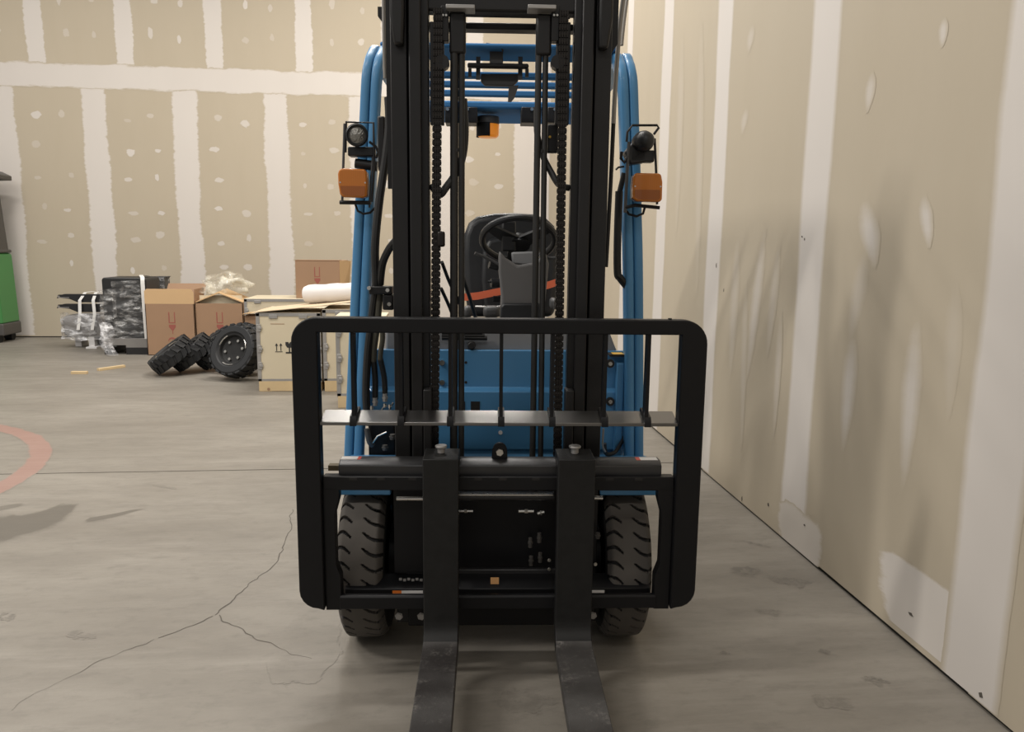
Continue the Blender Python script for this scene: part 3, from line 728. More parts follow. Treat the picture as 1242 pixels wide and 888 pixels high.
# small labels on the lower carriage
def flabel(x0, x1, y0, y1, Y, m):
    a, b = FP(x0, y0, Y), FP(x1, y1, Y); mb = MB(); mb.box(a.x, b.x, Y - 0.0012, Y, b.z, a.z); return part(mb, 'printed_label', m, carr, smooth=False)
mb = MB(); mb.prism([(2.40, 0.25), (2.40, 0.295), (2.46, 0.32), (2.47, 0.32), (2.47, 0.25)], CX - hc + .052, CX + hc - .052, 'x'); part(mb, 'label_ledge', 'black', bevel=0.003)
flabel(476, 487, 716.5, 721, 2.3995, 'orange_print'); flabel(487, 513, 716.5, 721, 2.3995, 'white_print'); flabel(716, 733, 716, 720.5, 2.3995, 'white_print')
flabel(595, 605, 700.5, 708.5, 2.42, 'brown_print')
for i in range(6): flabel(484 + i * 5, 487.5 + i * 5, 701 + (i % 2), 704 + (i % 2), 2.42, 'crate_edge')
# --- drive wheels
def drive_tyre(xc, wid, yc, R):
    nA, nW = 900, 36; v = []; f = []; mi = []
    prof = []
    for k in range(nW + 1):
        u = -1 + 2 * k / nW; drop = 0.028 * max(0, abs(u) - 0.72) ** 2 / 0.0784
        prof.append((u, R - 0.006 * u * u - drop))
    def groove(th, u):
        pitch = 2 * PI / 36
        for side, ln in ((-1, 0.66), (1, 0.86)):
            q = (u - side) * -side           # 0 at the edge
            if q > ln: continue
            w_ = q / ln
            off = -0.42 * u * pitch + (0.45 * pitch if side > 0 else 0.0) + 0.20 * pitch * math.sin(w_ * PI * 1.1) * (-side)
            ph = ((th - off) / pitch) % 1.0
            if min(ph, 1 - ph) * pitch * R < 0.0058 * (1.0 - 0.55 * w_ ** 2): return 1
        return 0
    for i in range(nA):
        th = 2 * PI * i / nA
        for k, (u, r) in enumerate(prof):
            g = groove(th, u); rr_ = r - 0.013 * g
            v.append((xc + u * wid / 2, yc - rr_ * math.sin(th), R + rr_ * -math.cos(th)))
    n = nW + 1
    for i in range(nA):
        j = (i + 1) % nA; th = 2 * PI * (i + .5) / nA
        for k in range(nW):
            f.append((i * n + k, i * n + k + 1, j * n + k + 1, j * n + k)); mi.append(1 if groove(th, (prof[k][0] + prof[k + 1][0]) / 2) else 0)
    mb = MB(); mb.add(v, f); mb.mi = mi
    # side walls
    for sx in (-1, 1):
        a = [Vector((xc + sx * wid / 2, yc - prof[-1][1] * math.sin(2 * PI * i / 60), R - prof[-1][1] * math.cos(2 * PI * i / 60))) for i in range(60)]
        b = [Vector((xc + sx * wid / 2 * 1.04, yc - R * .8 * math.sin(2 * PI * i / 60), R - R * .8 * math.cos(2 * PI * i / 60))) for i in range(60)]
        c = [Vector((xc + sx * wid / 2 * .9, yc - R * .58 * math.sin(2 * PI * i / 60), R - R * .58 * math.cos(2 * PI * i / 60))) for i in range(60)]
        mb.cur = 1; mb.rings([a, b, c], caps=False)
    return mb
xl0, xl1 = FP(403, 660, 2.40).x, FP(461, 660, 2.40).x
xr0, xr1 = FP(741, 660, 2.40).x, FP(796, 660, 2.40).x
for (a, b) in ((xl0, xl1), (xr0, xr1)):
    mb = drive_tyre((a + b) / 2, b - a, 2.71, 0.297); ty = part(mb, 'front_tyre', ['rubber_dust', 'rubber_dark'], angle=25)
    mb = MB(); mb.cyl(((a + b) / 2 - 0.06, 2.71, 0.30), ((a + b) / 2 + 0.06, 2.71, 0.30), 0.172, 24); part(mb, 'wheel_rim', 'black', ty, bevel=0.01)
    s = -1 if a < 0 else 1
    inn = b if s < 0 else a
    mb = MB(); mb.cyl((inn, 2.71, 0.30), (inn - s * 0.14, 2.71, 0.30), 0.11, 20); part(mb, 'axle_hub', 'black')
    x0, x1 = sorted((FP(413 if s < 0 else 797, 600, 2.66).x, inn - s * 0.02))
    mb = MB(); mb.prism([(2.535, 0.571), (2.547, 0.571), (2.565, 0.602), (2.88, 0.602), (2.88, 0.618), (2.555, 0.618), (2.535, 0.60)], x0, x1, 'x'); part(mb, 'fender', 'blue', bevel=0.004)
    mb = MB(); mb.prism([(2.62, 0.60), (3.0, 0.63), (3.0, 0.12), (2.95, 0.12)], *sorted((inn - s * 0.008, inn - s * 0.02)), 'x'); part(mb, 'inner_fender', 'dark')

# --- blue front panel, dash, chassis
xa, xb = FP(447, 500, 2.98).x, FP(757, 500, 2.98).x
z_t, z_a, z_b, z_c = FP(600, 425, 2.99).z, FP(600, 470, 2.99).z, FP(600, 476, 2.975).z, 0.30
mb = MB(); mb.prism([(2.99, z_t), (2.99, z_a), (2.955, z_b + 0.006), (2.955, 0.62), (2.965, 0.612), (2.965, 0.60), (2.955, 0.592), (2.955, 0.35), (3.02, 0.35), (3.02, z_t)], FP(448, 470, 2.98).x, xb, 'x')
fp = part(mb, 'front_panel', 'blue', bevel=0.003)
mb = MB(); mb.box(FP(447, 530, 2.9).x, FP(481, 530, 2.9).x, 2.89, 2.93, 0.50, FP(460, 503, 2.9).z); part(mb, 'hydraulic_manifold', 'black', bevel=0.01)
for (px, py) in ((536, 440), (536, 464)):
    p = FP(px, py, 2.985); mb = MB(); mb.cyl((p.x, 2.99, p.z), (p.x, 2.978, p.z), 0.011, 12); part(mb, 'bolt', 'steel', fp)
for (px, py) in ((551, 440), (565, 440), (551, 464), (565, 464)):
    p = FP(px, py, 2.985); mb = MB(); mb.cyl((p.x, 2.992, p.z), (p.x, 2.989, p.z), 0.0055, 10); part(mb, 'panel_opening', 'dark', fp)
for (x0, x1) in ((557, 564), (571, 582)):
    a, b = FP(x0, 487, 2.954), FP(x1, 500, 2.954); mb = MB(); mb.box(a.x, b.x, 2.9535, 2.957, b.z, a.z); part(mb, 'panel_opening', 'dark', fp)
p = FP(607, 525, 2.95); mb = MB(); mb.cyl((p.x, 2.956, p.z), (p.x, 2.95, p.z), 0.008, 12); part(mb, 'plug', 'white_print', fp)
for (px, py) in ((740, 441), (740, 487)):
    p = FP(px, py, 2.95); mb = MB(); mb.cyl((p.x, 2.96, p.z), (p.x, 2.945, p.z), 0.017, 14); b_ = part(mb, 'rubber_bush', 'hose', fp)
    mb = MB(); mb.cyl((p.x, 2.946, p.z), (p.x, 2.94, p.z), 0.008, 8); part(mb, 'bolt', 'steel', b_)
mb = MB(); a, b = FP(748, 440, 2.94), FP(755, 500, 2.94); mb.box(a.x, b.x, 2.93, 2.96, 0.56, a.z); part(mb, 'panel_edge_flange', 'blue', fp, bevel=0.004)
# yellow label on a lip, grey corner
a, b = FP(739, 428, 2.95), FP(758, 437, 2.92)
mb = MB(); mb.box(a.x, b.x + 0.008, 2.93, 3.02, a.z - 0.012, a.z - 0.004); lip = part(mb, 'step_lip', 'dark')
mb = MB(); mb.box(a.x + 0.012, b.x - 0.002, 2.935, 2.985, a.z - 0.004, a.z - 0.003); part(mb, 'printed_label', 'yellow_print', lip, smooth=False)
a, b = FP(722, 398, 3.02), FP(749, 427, 3.02); mb = MB(); mb.prism([(a.x, b.z), (b.x, b.z), (b.x - 0.01, b.z + 0.02), (b.x - 0.04, a.z), (a.x, a.z)], 3.02, 3.2); part(mb, 'corner_moulding', 'dash', bevel=0.006)
za = FP(600, 402, 3.03).z
mb = MB(); mb.prism([(3.015, z_t - 0.01), (3.03, za), (3.35, za + 0.01), (3.35, z_t - 0.3), (3.03, z_t - 0.3)], FP(468, 410, 3.03).x, FP(722, 410, 3.03).x, 'x'); dash = part(mb, 'dash_panel', 'dash', bevel=0.008)
for (x0, x1) in ((536, 591),):
    a, b = FP(x0, 404, 3.0), FP(x1, 410, 3.0)
    for i in range(3):
        z = b.z + (a.z - b.z) * (i / 2) ; mb = MB(); mb.tube([(a.x, 3.0, z), (b.x - 0.01 * i, 3.0, z)], 0.010, 8); part(mb, 'cable_bundle', 'hose')
p = FP(572, 419, 3.0); mb = MB(); mb.cyl((p.x, 3.02, p.z), (p.x, 2.985, p.z), 0.016, 14); part(mb, 'knob', 'hose', dash, bevel=0.004)
# chassis, floor, hood, counterweight, rear wheels (behind the front panel)
mb = MB(); mb.box(CX - 0.40, CX + 0.40, 2.80, 4.55, 0.16, 0.50); part(mb, 'chassis', 'black', bevel=0.01)
mb = MB(); mb.box(CX - 0.45, CX + 0.45, 3.02, 3.75, 0.49, 0.52); part(mb, 'floor_plate', 'grey_plastic')
mb = MB(); mb.prism([(3.72, 0.50), (3.76, 0.84), (3.82, 0.88), (4.50, 0.88), (4.55, 0.50)], CX - 0.45, CX + 0.45, 'x'); part(mb, 'seat_hood', 'grey_plastic', bevel=0.02)
mb = MB(); mb.prism(rrect(CX - 0.48, CX + 0.48, 4.52, 5.05, 0.16, 8, (0, 0, 1, 1)), 0.17, 0.84, 'z'); part(mb, 'counterweight', 'blue', bevel=0.04, seg=3)
for s in (-1, 1):
    mb = MB(); mb.lathe([(0.12, -.07), (0.2, -.08), (0.235, -.05), (0.24, 0), (0.235, .05), (0.2, .08), (0.12, .07)], (CX + s * 0.50, 4.30, 0.24), (1, 0, 0), 36); ty = part(mb, 'rear_tyre', 'rubber_dark')
    mb = MB(); mb.cyl((CX + s * 0.50 - .05, 4.30, .24), (CX + s * 0.50 + .05, 4.30, .24), 0.12, 20); part(mb, 'wheel_rim', 'black', ty)
    mb = MB(); mb.cyl((CX + s * 0.40, 4.30, .24), (CX + s * 0.50, 4.30, .24), 0.05, 12); part(mb, 'rear_axle', 'black')
    # side step sill joins pillar foot to the hood
    mb = MB(); mb.box(*sorted((CX + s * 0.40, CX + s * 0.56)), 2.98, 4.1, 0.30, 0.40); part(mb, 'step_sill', 'black', bevel=0.01)
# --- overhead guard
def gp(px, py, Y): return FP(px, py, Y)
# profile: two lobes with a groove between
lob = []
for (u, q) in ((-1, .55), (-.93, .85), (-.8, 1), (-.2, 1), (-.06, .85), (0, .45), (.06, .85), (.2, 1), (.8, 1), (.93, .85), (1, .55), (1, -1), (-1, -1)): lob.append((u, q))
for s in (-1, 1):
    if s < 0: pts = [(429, 562, 2.90), (438, 350, 2.95), (443, 250, 2.98), (448, 150, 3.01), (450.5, 100, 3.02), (453, 82, 3.035), (457, 71, 3.07), (462, 65, 3.13)]
    else: pts = [(768.5, 562, 2.90), (768, 350, 2.95), (766, 250, 2.98), (763, 150, 3.01), (761.5, 105, 3.02), (759.5, 90, 3.035), (757, 81, 3.07), (753, 74, 3.13)]
    P = [FP(*q) for q in pts]
    P += [Vector((P[-1].x - s * 0.005, 3.30, 2.128)), Vector((P[-1].x - s * 0.01, 3.7, 2.12)), Vector((P[-1].x - s * 0.015, 4.2, 2.08))]
    path = smooth_path(P, 5)
    # sweep with constant x-normal frame
    mb = MB(); rs = []
    for i, p in enumerate(path):
        d = (path[min(i + 1, len(path) - 1)] - path[max(i - 1, 0)]).normalized(); side = (Vector((1, 0, 0)) - d * d.x).normalized(); out = side.cross(d)
        if out.y > 0 and out.z < 0.5 and abs(d.z) > .5: pass
        wsc = 0.0355
        rs.append([p + side * (u * wsc) + out * (-q * 0.028 if False else q * 0.028) for u, q in lob])
    mb.rings(rs); part(mb, 'guard_pillar', 'blue', angle=50)
    P2 = [Vector((P[-1].x, 4.15, 2.09)), Vector((P[-1].x, 4.35, 2.0)), Vector((FP(497 if s < 0 else 712, 320, 4.6).x, 4.6, 1.5)), Vector((FP(497 if s < 0 else 712, 400, 4.75).x, 4.75, 0.83))]
    mb = MB(); mb.sweep([(-.03, -.025), (.03, -.025), (.03, .025), (-.03, .025)], smooth_path(P2, 5), Vector((0, 1, 0))); part(mb, 'guard_rear_pillar', 'blue')
def xbar(name, Y, y_top, y_bot, dY, m='blue_matte', x0=None, x1=None, b=0.006):
    zt_ = FP(600, y_top, Y).z; zb_ = FP(600, y_bot, Y + dY * 0.0).z
    mb = MB(); mb.box(CX - 0.46 if x0 is None else x0, CX + 0.46 if x1 is None else x1, Y, Y + dY, min(zb_, zt_ - 0.012), zt_); return part(mb, name, m, bevel=b)
xbar('guard_front_beam', 3.10, 52, 58.5, 0.22, b=0.012)
xbar('guard_slat', 3.38, 87, 94.5, 0.04); xbar('guard_slat', 3.58, 98.5, 105.5, 0.04); xbar('guard_slat', 3.78, 109.5, 116.5, 0.04)
xbar('guard_rear_beam', 4.00, 122.5, 132, 0.48, b=0.012)
for (x0, x1) in ((564, 579), (632, 650), (540, 549), (664, 678)):
    a, b = FP(x0, 131, 4.0), FP(x1, 150, 4.0); mb = MB(); mb.box(a.x, b.x, 3.97, 4.1, b.z, a.z); bk = part(mb, 'guard_bracket', 'mast', bevel=0.004)
    mb = MB(); p = FP(x0 + 3 if x0 < 600 else x1 - 5, 133, 3.97); mb.cyl((p.x, 3.97, p.z), (p.x, 3.955, p.z), 0.008, 8); part(mb, 'bolt', 'steel', bk)
# rear view mirror hanging from the front beam
mb = MB(); a, b = FP(594, 60, 3.16), FP(610, 79, 3.16); mb.box(a.x, b.x, 3.15, 3.19, b.z, a.z + 0.015); mir = part(mb, 'mirror_bracket', 'grey_plastic', bevel=0.004)
mb = MB(); a, b = FP(567, 77, 3.15), FP(641, 84, 3.15); mb.box(a.x, b.x, 3.13, 3.16, b.z, a.z); part(mb, 'mirror_arm', 'mast', mir, bevel=0.006)
for px in (570, 639):
    a, b = FP(px - 2, 84, 3.15), FP(px + 2, 94, 3.15); mb = MB(); mb.box(a.x, b.x, 3.135, 3.15, b.z, a.z); part(mb, 'mirror_stay', 'mast', mir)
for px in (580, 631):
    a, b = FP(px - 2.5, 69, 3.17), FP(px + 2.5, 97, 3.17); mb = MB(); mb.box(a.x, b.x, 3.165, 3.17, b.z, a.z); part(mb, 'mirror_stay', 'grey_plastic', mir)
mb = MB(); q = [FP(583, 90, 3.2), FP(631, 90, 3.2), FP(628, 99, 3.2), FP(622, 105, 3.2), FP(588, 104, 3.2), FP(583, 99, 3.2)]; mb.prism([(p.x, p.z) for p in q], 3.19, 3.215); part(mb, 'mirror_panel', 'grey_plastic', mir, bevel=0.004)
mb = MB(); q = [FP(617, 105, 3.18), FP(629, 104, 3.18), FP(624, 119, 3.18), FP(620, 124, 3.18), FP(616, 124, 3.18)]; mb.prism([(p.x, p.z) for p in q], 3.17, 3.18); part(mb, 'mirror_tab', 'grey_plastic', mir)
hose([(590, 53, 3.12), (600, 55, 3.11), (608, 58, 3.11), (610, 62, 3.12)], 0.004)
# amber beacon under the rear beam
p0 = FP(592, 150, 4.12); mb = MB(); mb.cyl((p0.x, 4.12, p0.z - 0.005), (p0.x, 4.12, p0.z + 0.035), 0.058, 20); bc = part(mb, 'beacon', 'grey_plastic', bevel=0.005)
mb = MB(); mb.lathe([(0.0, -0.072), (0.046, -0.070), (0.056, -0.06), (0.058, -0.005), (0.0, -0.004)], (p0.x, 4.12, p0.z), (0, 0, 1), 24); tag(part(mb, 'beacon_lens', 'amber_lit', bc), 'amber beacon lens')
mb = MB(); mb.rings([[Vector((p0.x + 0.0605 * math.cos(a) , 4.12 + 0.0605 * math.sin(a), p0.z + z)) for a in [math.radians(150 + 130 * i / 12) for i in range(13)]] for z in (-0.068, 0.0)], caps=False)
part(mb, 'beacon_shade', 'black', bc)
# --- seat
Ys = 4.16
def pxz(l, Y): return [(FP(x, y, Y).x, FP(x, y, Y).z) for x, y in l]
def pad(outline, y0, y1, name, m, bev, parent=None, lean=0.0):
    mb = MB(); mb.prism(outline, y0, y1)
    zmin = min(q[1] for q in outline)
    for p in mb.v: p.y += lean * (p.z - zmin)
    return part(mb, name, m, parent, bevel=bev, seg=5)
ol = pxz([(568, 385), (563, 350), (561, 310), (562, 285), (568, 270), (578, 262), (600, 258), (625, 257.5), (648, 259), (664, 264), (674, 274), (679, 295), (679, 330), (676, 360), (672, 385)], Ys)
seat = pad(ol, Ys, Ys + 0.13, 'seat_backrest', 'seat', 0.035, lean=0.12)
ol = pxz([(588, 380), (583, 340), (585, 305), (592, 290), (620, 284), (650, 290), (658, 305), (659, 345), (655, 380)], Ys - 0.03)
pad(ol, Ys - 0.03, Ys + 0.03, 'seat_back_cushion', 'seat', 0.025, seat, 0.12)
mb = MB(); mb.prism(rrect(CX - 0.24, CX + 0.28, 3.72, 4.2, 0.10), 0.90, 1.02, 'z'); part(mb, 'seat_cushion', 'seat', bevel=0.04, seg=4)
for pts in ([(558, 361, 4.0), (580, 359, 4.0), (609, 353, 4.0)], [(658, 348, 4.0), (668, 345, 4.0), (680, 341, 4.0)]):
    P = [FP(*q) for q in pts]; mb = MB(); mb.rings([[p + Vector((0, 0, .019)), p + Vector((0, .006, .019)), p + Vector((0, .006, -.019)), p + Vector((0, 0, -.019))] for p in P]); tag(part(mb, 'seat_belt', 'orange_belt'), 'orange seat belt across the black seat')
mb = MB(); a, b = FP(598, 359, 3.98), FP(607, 366, 3.98); mb.box(a.x, b.x, 3.97, 4.0, b.z, a.z); part(mb, 'belt_buckle', 'black', bevel=0.003)
mb = MB(); mb.tube([FP(577, 372, 3.8), FP(600, 373, 3.75), FP(608, 372, 3.75)], 0.006, 8); part(mb, 'lever_guide', 'crate_edge')
for (x0, x1, y) in ((561, 573, 379), (586, 606, 379), (668, 676, 369)):
    mb = MB(); a, b = FP(x0, y - 7, 3.7), FP(x1, y + 7, 3.7); mb.box(a.x, b.x, 3.7, 3.8, b.z, a.z); part(mb, 'armrest_block', 'grey_plastic', bevel=0.02, seg=3)
# --- steering
cw = FP(629, 291, 3.45); tl = math.radians(35); nrm = Vector((0, math.sin(tl), math.cos(tl)))
u_ = Vector((1, 0, 0)); v_ = nrm.cross(u_); Rw = FP(673, 291, 3.45).x - cw.x
mb = MB(); mb.tube([cw + u_ * Rw * math.cos(2 * PI * i / 48) + v_ * Rw * math.sin(2 * PI * i / 48) for i in range(48)], 0.0145, 10, True); sw_ = part(mb, 'steering_wheel', 'seat')
mb = MB(); mb.cyl(cw - nrm * 0.035, cw + nrm * 0.01, 0.05, 20, 0.04)
for ang in (100, 215, 325):
    a = math.radians(ang); d = u_ * math.cos(a) + v_ * math.sin(a); sd = nrm.cross(d)
    rs = [[cw + d * t_ * Rw + sd * wq * s1 + nrm * 0.006 * s2 - nrm * 0.02 * (1 - t_) for s1, s2 in ((-1, -1), (1, -1), (1, 1), (-1, 1))] for t_, wq in ((0.1, .04), (.6, .03), (1.0, .02))]
    mb.rings(rs)
part(mb, 'wheel_spokes', 'seat', sw_)
mb = MB(); a, b = FP(609, 268, 3.40), FP(625, 305, 3.44); mb.box(a.x, b.x, 3.40, 3.43, b.z, a.z); part(mb, 'wheel_hub_cover', 'seat', sw_, bevel=0.008)
q = pxz([(607, 384), (608, 360), (605, 330), (605, 312), (606, 304), (612, 312), (628, 322), (650, 318), (662, 306), (666, 320), (663, 350), (660, 384)], 3.30)
mb = MB(); mb.prism(q, 3.30, 3.46); colm = part(mb, 'steering_column', 'column', bevel=0.012, seg=3)
mb = MB(); q = pxz([(607, 372), (611, 368), (657, 368), (661, 372), (661, 402), (606, 402)], 3.285); mb.prism(q, 3.28, 3.45); part(mb, 'column_base', 'seat', colm, bevel=0.008)
mb = MB(); q = pxz([(620, 306), (652, 305), (654, 319), (640, 322), (622, 320)], 3.33); mb.prism(q, 3.325, 3.40); part(mb, 'column_cap', 'dash', colm, bevel=0.008)
for pts in ([(607, 322, 3.36), (596, 316, 3.36), (586, 311, 3.35), (576, 307, 3.34)], [(662, 312, 3.38), (672, 313, 3.38), (680, 310, 3.38)]):
    mb = MB(); mb.tube(smooth_path([FP(*q) for q in pts], 4), 0.0065, 8); part(mb, 'control_lever', 'grey_plastic', colm)
p = FP(601, 343, 3.38); mb = MB(); mb.cyl((p.x + .02, 3.38, p.z), (p.x - .02, 3.37, p.z), 0.02, 12); mb.cyl((p.x - .02, 3.37, p.z + .004), (p.x - .034, 3.37, p.z + .006), 0.005, 8); part(mb, 'key_switch', 'seat', colm)
p = FP(599, 322, 3.38); mb = MB(); mb.cyl((p.x + .02, 3.38, p.z - .005), (p.x - .02, 3.37, p.z + .005), 0.018, 12); part(mb, 'lever_boot', 'seat', colm)
# grab handle by the right pillar
hose([(751, 232, 2.93), (749, 290, 2.93), (749, 330, 2.93), (752, 337, 2.93), (760, 347, 2.95)], 0.015, 'mast', 'grab_handle')
hose([(757, 210, 2.93), (751, 235, 2.93)], 0.010, 'mast', 'grab_handle')
# hoses at the left of the mast
hose([(471, 118, 2.76), (472, 150, 2.76), (468, 190, 2.76), (460, 245, 2.76), (455, 300, 2.76), (456, 345, 2.78), (452, 380, 2.80), (446, 430, 2.82), (444, 480, 2.84), (447, 515, 2.86)], 0.0145)
hose([(480, 292, 2.70), (472, 302, 2.72), (464, 320, 2.75), (461, 345, 2.78)], 0.0135)
hose([(461, 350, 2.78), (458, 390, 2.80), (454, 420, 2.82), (453, 438, 2.83)], 0.012, 'olive', 'hose_sleeve')
hose([(463, 385, 2.79), (464, 410, 2.80), (462, 425, 2.81), (461, 436, 2.82)], 0.0095, 'olive', 'hose_sleeve')
hose([(453, 436, 2.83), (455, 460, 2.85), (455, 484, 2.86)], 0.0115)
hose([(461, 434, 2.82), (466, 458, 2.85), (467, 480, 2.86)], 0.0105)
mb = MB(); a, b = FP(458, 141, 2.80), FP(468, 208, 2.80); mb.box(a.x, b.x, 2.79, 2.82, b.z, a.z); part(mb, 'hose_clamp_plate', 'mast', bevel=0.006)
mb = MB(); a, b = FP(448, 347, 2.76), FP(476, 357, 2.76); mb.box(a.x, b.x, 2.745, 2.80, b.z, a.z); cl = part(mb, 'hose_clamp', 'mast', bevel=0.004)
for (px, py, r) in ((447.5, 349.5, .007), (470, 352, .007), (472, 369, .007)):
    p = FP(px, py, 2.74); mb = MB(); mb.cyl((p.x, 2.75, p.z), (p.x, 2.738, p.z), r, 10); part(mb, 'bolt', 'steel', cl)
mb = MB(); a, b = FP(464, 357, 2.76), FP(478, 376, 2.76); mb.box(a.x, b.x, 2.75, 2.80, b.z, a.z); part(mb, 'clamp_bracket', 'mast', cl, bevel=0.006)
for (px, py) in ((455, 492), (467, 487)): fitting(px, py, 2.85, 0, 0.03, 0.009, 'crate_edge')
for (px, py) in ((467, 494), (451, 497), (473, 495)): fitting(px, py, 2.84, 0, 0.014, 0.006, 'steel')
for pts in ([(462, 499, 2.85), (466, 493, 2.85)], [(471, 500, 2.85), (477, 488, 2.85)], [(452, 537, 2.86), (458, 529, 2.86), (469, 524, 2.86)]):
    mb = MB(); mb.tube([FP(*q) for q in pts], 0.0035, 6); part(mb, 'steel_pipe', 'steel')
hose([(445, 520, 2.86), (448, 535, 2.86), (452, 540, 2.87)], 0.011, 'grey_plastic')
for (px, py) in ((476, 533), (467, 546)): fitting(px, py, 2.85, 0, 0.02, 0.01, 'machine_grey')
# cable loop lower right
hose([(733, 538, 2.85), (735, 550, 2.86), (745, 549, 2.88), (753, 538, 2.92), (758, 529, 2.95)], 0.008)
hose([(732, 520, 2.83), (731, 540, 2.83), (734, 548, 2.84)], 0.004, 'grey_steel', 'cable')
# --- lamp clusters on the pillars
def wire(pts, Y, r=0.0045, par=None, closed=False, m='mast'):
    mb = MB(); mb.tube([FP(x, y, Y) for x, y in pts], r, 6, closed); return part(mb, 'lamp_guard_wire', m, par)
def head_lamp(px, py, Y, r, par, right):
    p = FP(px, py, Y); mb = MB(); ax = Vector((0.10 if not right else 0.35, -1, -0.05)).normalized()
    if not right:
        mb.lathe([(0, -.05), (r * .55, -.048), (r * .95, -.015), (r, 0), (r, .012), (r * .86, .016), (r * .80, .006), (0, .004)], p, ax, 28); hl = part(mb, 'head_lamp', 'seat', par)
        mb = MB(); mb.lathe([(0, .013), (r * .3, .0122), (r * .55, .0095), (r * .74, .0055), (0, .0045)], p, ax, 24); part(mb, 'lamp_lens', 'lamp_glass', hl)
    else:
        mb.lathe([(0, .036), (r * .45, .033), (r * .8, .02), (r, 0), (r, -.02), (r * .8, -.05), (0, -.06)], p, Vector((0.25, -1, 0.0)), 28); hl = part(mb, 'head_lamp', 'seat', par)
    return hl
def lamp_set(side):
    Y = 2.87; right = side > 0
    if not right:
        mb = MB(); a, b = FP(422, 178, Y), FP(454, 190, Y); mb.box(a.x, b.x, Y - .01, Y + .05, b.z, a.z); par = part(mb, 'lamp_bracket', 'seat', bevel=0.005)
        wire([(419, 185), (420, 148), (453, 149), (454, 200), (451, 245)], Y - .02, par=par); wire([(418, 150), (416, 210), (415, 247)], Y - .02, par=par, m='grey_plastic')
        wire([(412, 245.5), (450, 246)], Y - .02, 0.008, par); wire([(453, 180), (450, 215), (448, 252)], Y, 0.004, par, m='grey_plastic')
        head_lamp(433, 164, Y - .04, 0.040, par, False)
        mb = MB(); a, b = FP(423, 191, Y), FP(457, 204, Y); mb.cyl(((a.x) + .02, Y + .02, (a.z + b.z) / 2), (b.x, Y + .02, (a.z + b.z) / 2 - .01), 0.018, 14); part(mb, 'clamp_tube', 'seat', par)
        ol = [(412.5, 212), (414, 207), (419, 205.5), (444, 206.5), (447, 210), (448, 225), (447, 239), (443, 241), (419, 240), (415, 237), (413, 225)]
        hose([(431, 250, Y), (434, 256, Y), (441, 260, Y), (450, 257, Y), (455, 250, Y)], 0.0045, par=None) if False else wire([(431, 248), (434, 256), (441, 259.5), (449, 258), (455, 252)], Y, 0.0045, par)
        wire([(448, 172), (456, 178), (459, 185), (456, 192)], Y - .02, 0.005, par)
    else:
        mb = MB(); a, b = FP(764, 182, Y), FP(793, 197, Y); mb.box(a.x, b.x, Y - .01, Y + .04, b.z, a.z); par = part(mb, 'lamp_bracket', 'seat', bevel=0.005)
        mb = MB(); q = pxz([(757, 185), (774, 165), (784, 178), (783, 197), (764, 200)], Y); mb.prism(q, Y - .01, Y + .05); part(mb, 'lamp_arm', 'seat', par, bevel=0.006)
        wire([(760, 172), (761, 160), (767, 152), (797, 152), (799, 155), (793, 163)], Y - .02, par=par); wire([(794, 168), (795, 190), (796, 212), (797, 248)], Y - .02, par=par)
        wire([(763, 172), (761, 200), (758, 258)], Y - .02, 0.006, par, m='grey_plastic'); wire([(758, 252), (770, 249), (800, 252)], Y - .02, 0.007, par)
        head_lamp(782, 171, Y - .03, 0.037, par, True)
        ol = [(765, 225), (766, 214), (769, 211), (796, 211.5), (799, 213), (800.5, 222), (800, 243), (797, 246), (770, 245), (765, 242)]
        wire([(758, 254), (763, 260), (772, 262.5), (780, 259), (782, 252)], Y, 0.005, par)
        wire([(747, 206), (750, 203), (757, 202)], Y, 0.004, par); wire([(754, 184), (753, 192), (757, 197), (762, 190)], Y - .02, 0.006, par)
    c = [FP(x, y, Y) for x, y in ol]
    mb = MB(); mb.prism([(p.x, p.z) for p in c], Y - .045, Y - .012); ts = part(mb, 'turn_signal', 'amber', par, bevel=0.006, seg=3)
    tag(ts, 'amber turn signal lens')
    cx = sum(p.x for p in c) / len(c); cz = sum(p.z for p in c) / len(c)
    mb = MB(); mb.prism([(cx + (p.x - cx) * .97, cz + (p.z - cz) * .97) for p in c], Y - .014, Y + .02); part(mb, 'signal_housing', 'dash', ts, bevel=0.003)
    mb = MB(); mb.prism([(cx + (p.x - cx) * .86, min(cz + (p.z - cz) * .86, cz - .012)) for p in c], Y - .0462, Y - .044); tag(part(mb, 'lens_band', 'amber_deep', ts), 'darker lower half of the amber lens')
    mb = MB(); x0 = min(p.x for p in c); x1 = max(p.x for p in c)
    for x in (x0 + .008, x1 - .008): mb.cyl((x, Y - .046, cz), (x, Y - .043, cz), 0.003, 8)
    part(mb, 'lens_screw', 'steel', ts)
lamp_set(-1); lamp_set(1)

# ================================================================== BACKGROUND (world frame)
def wbox(parent, name, m, x0, x1, y0, y1, z0, z1, **k):
    mb = MB(); mb.box(x0, x1, y0, y1, z0, z1); return mb.build(name, m, parent, **k)
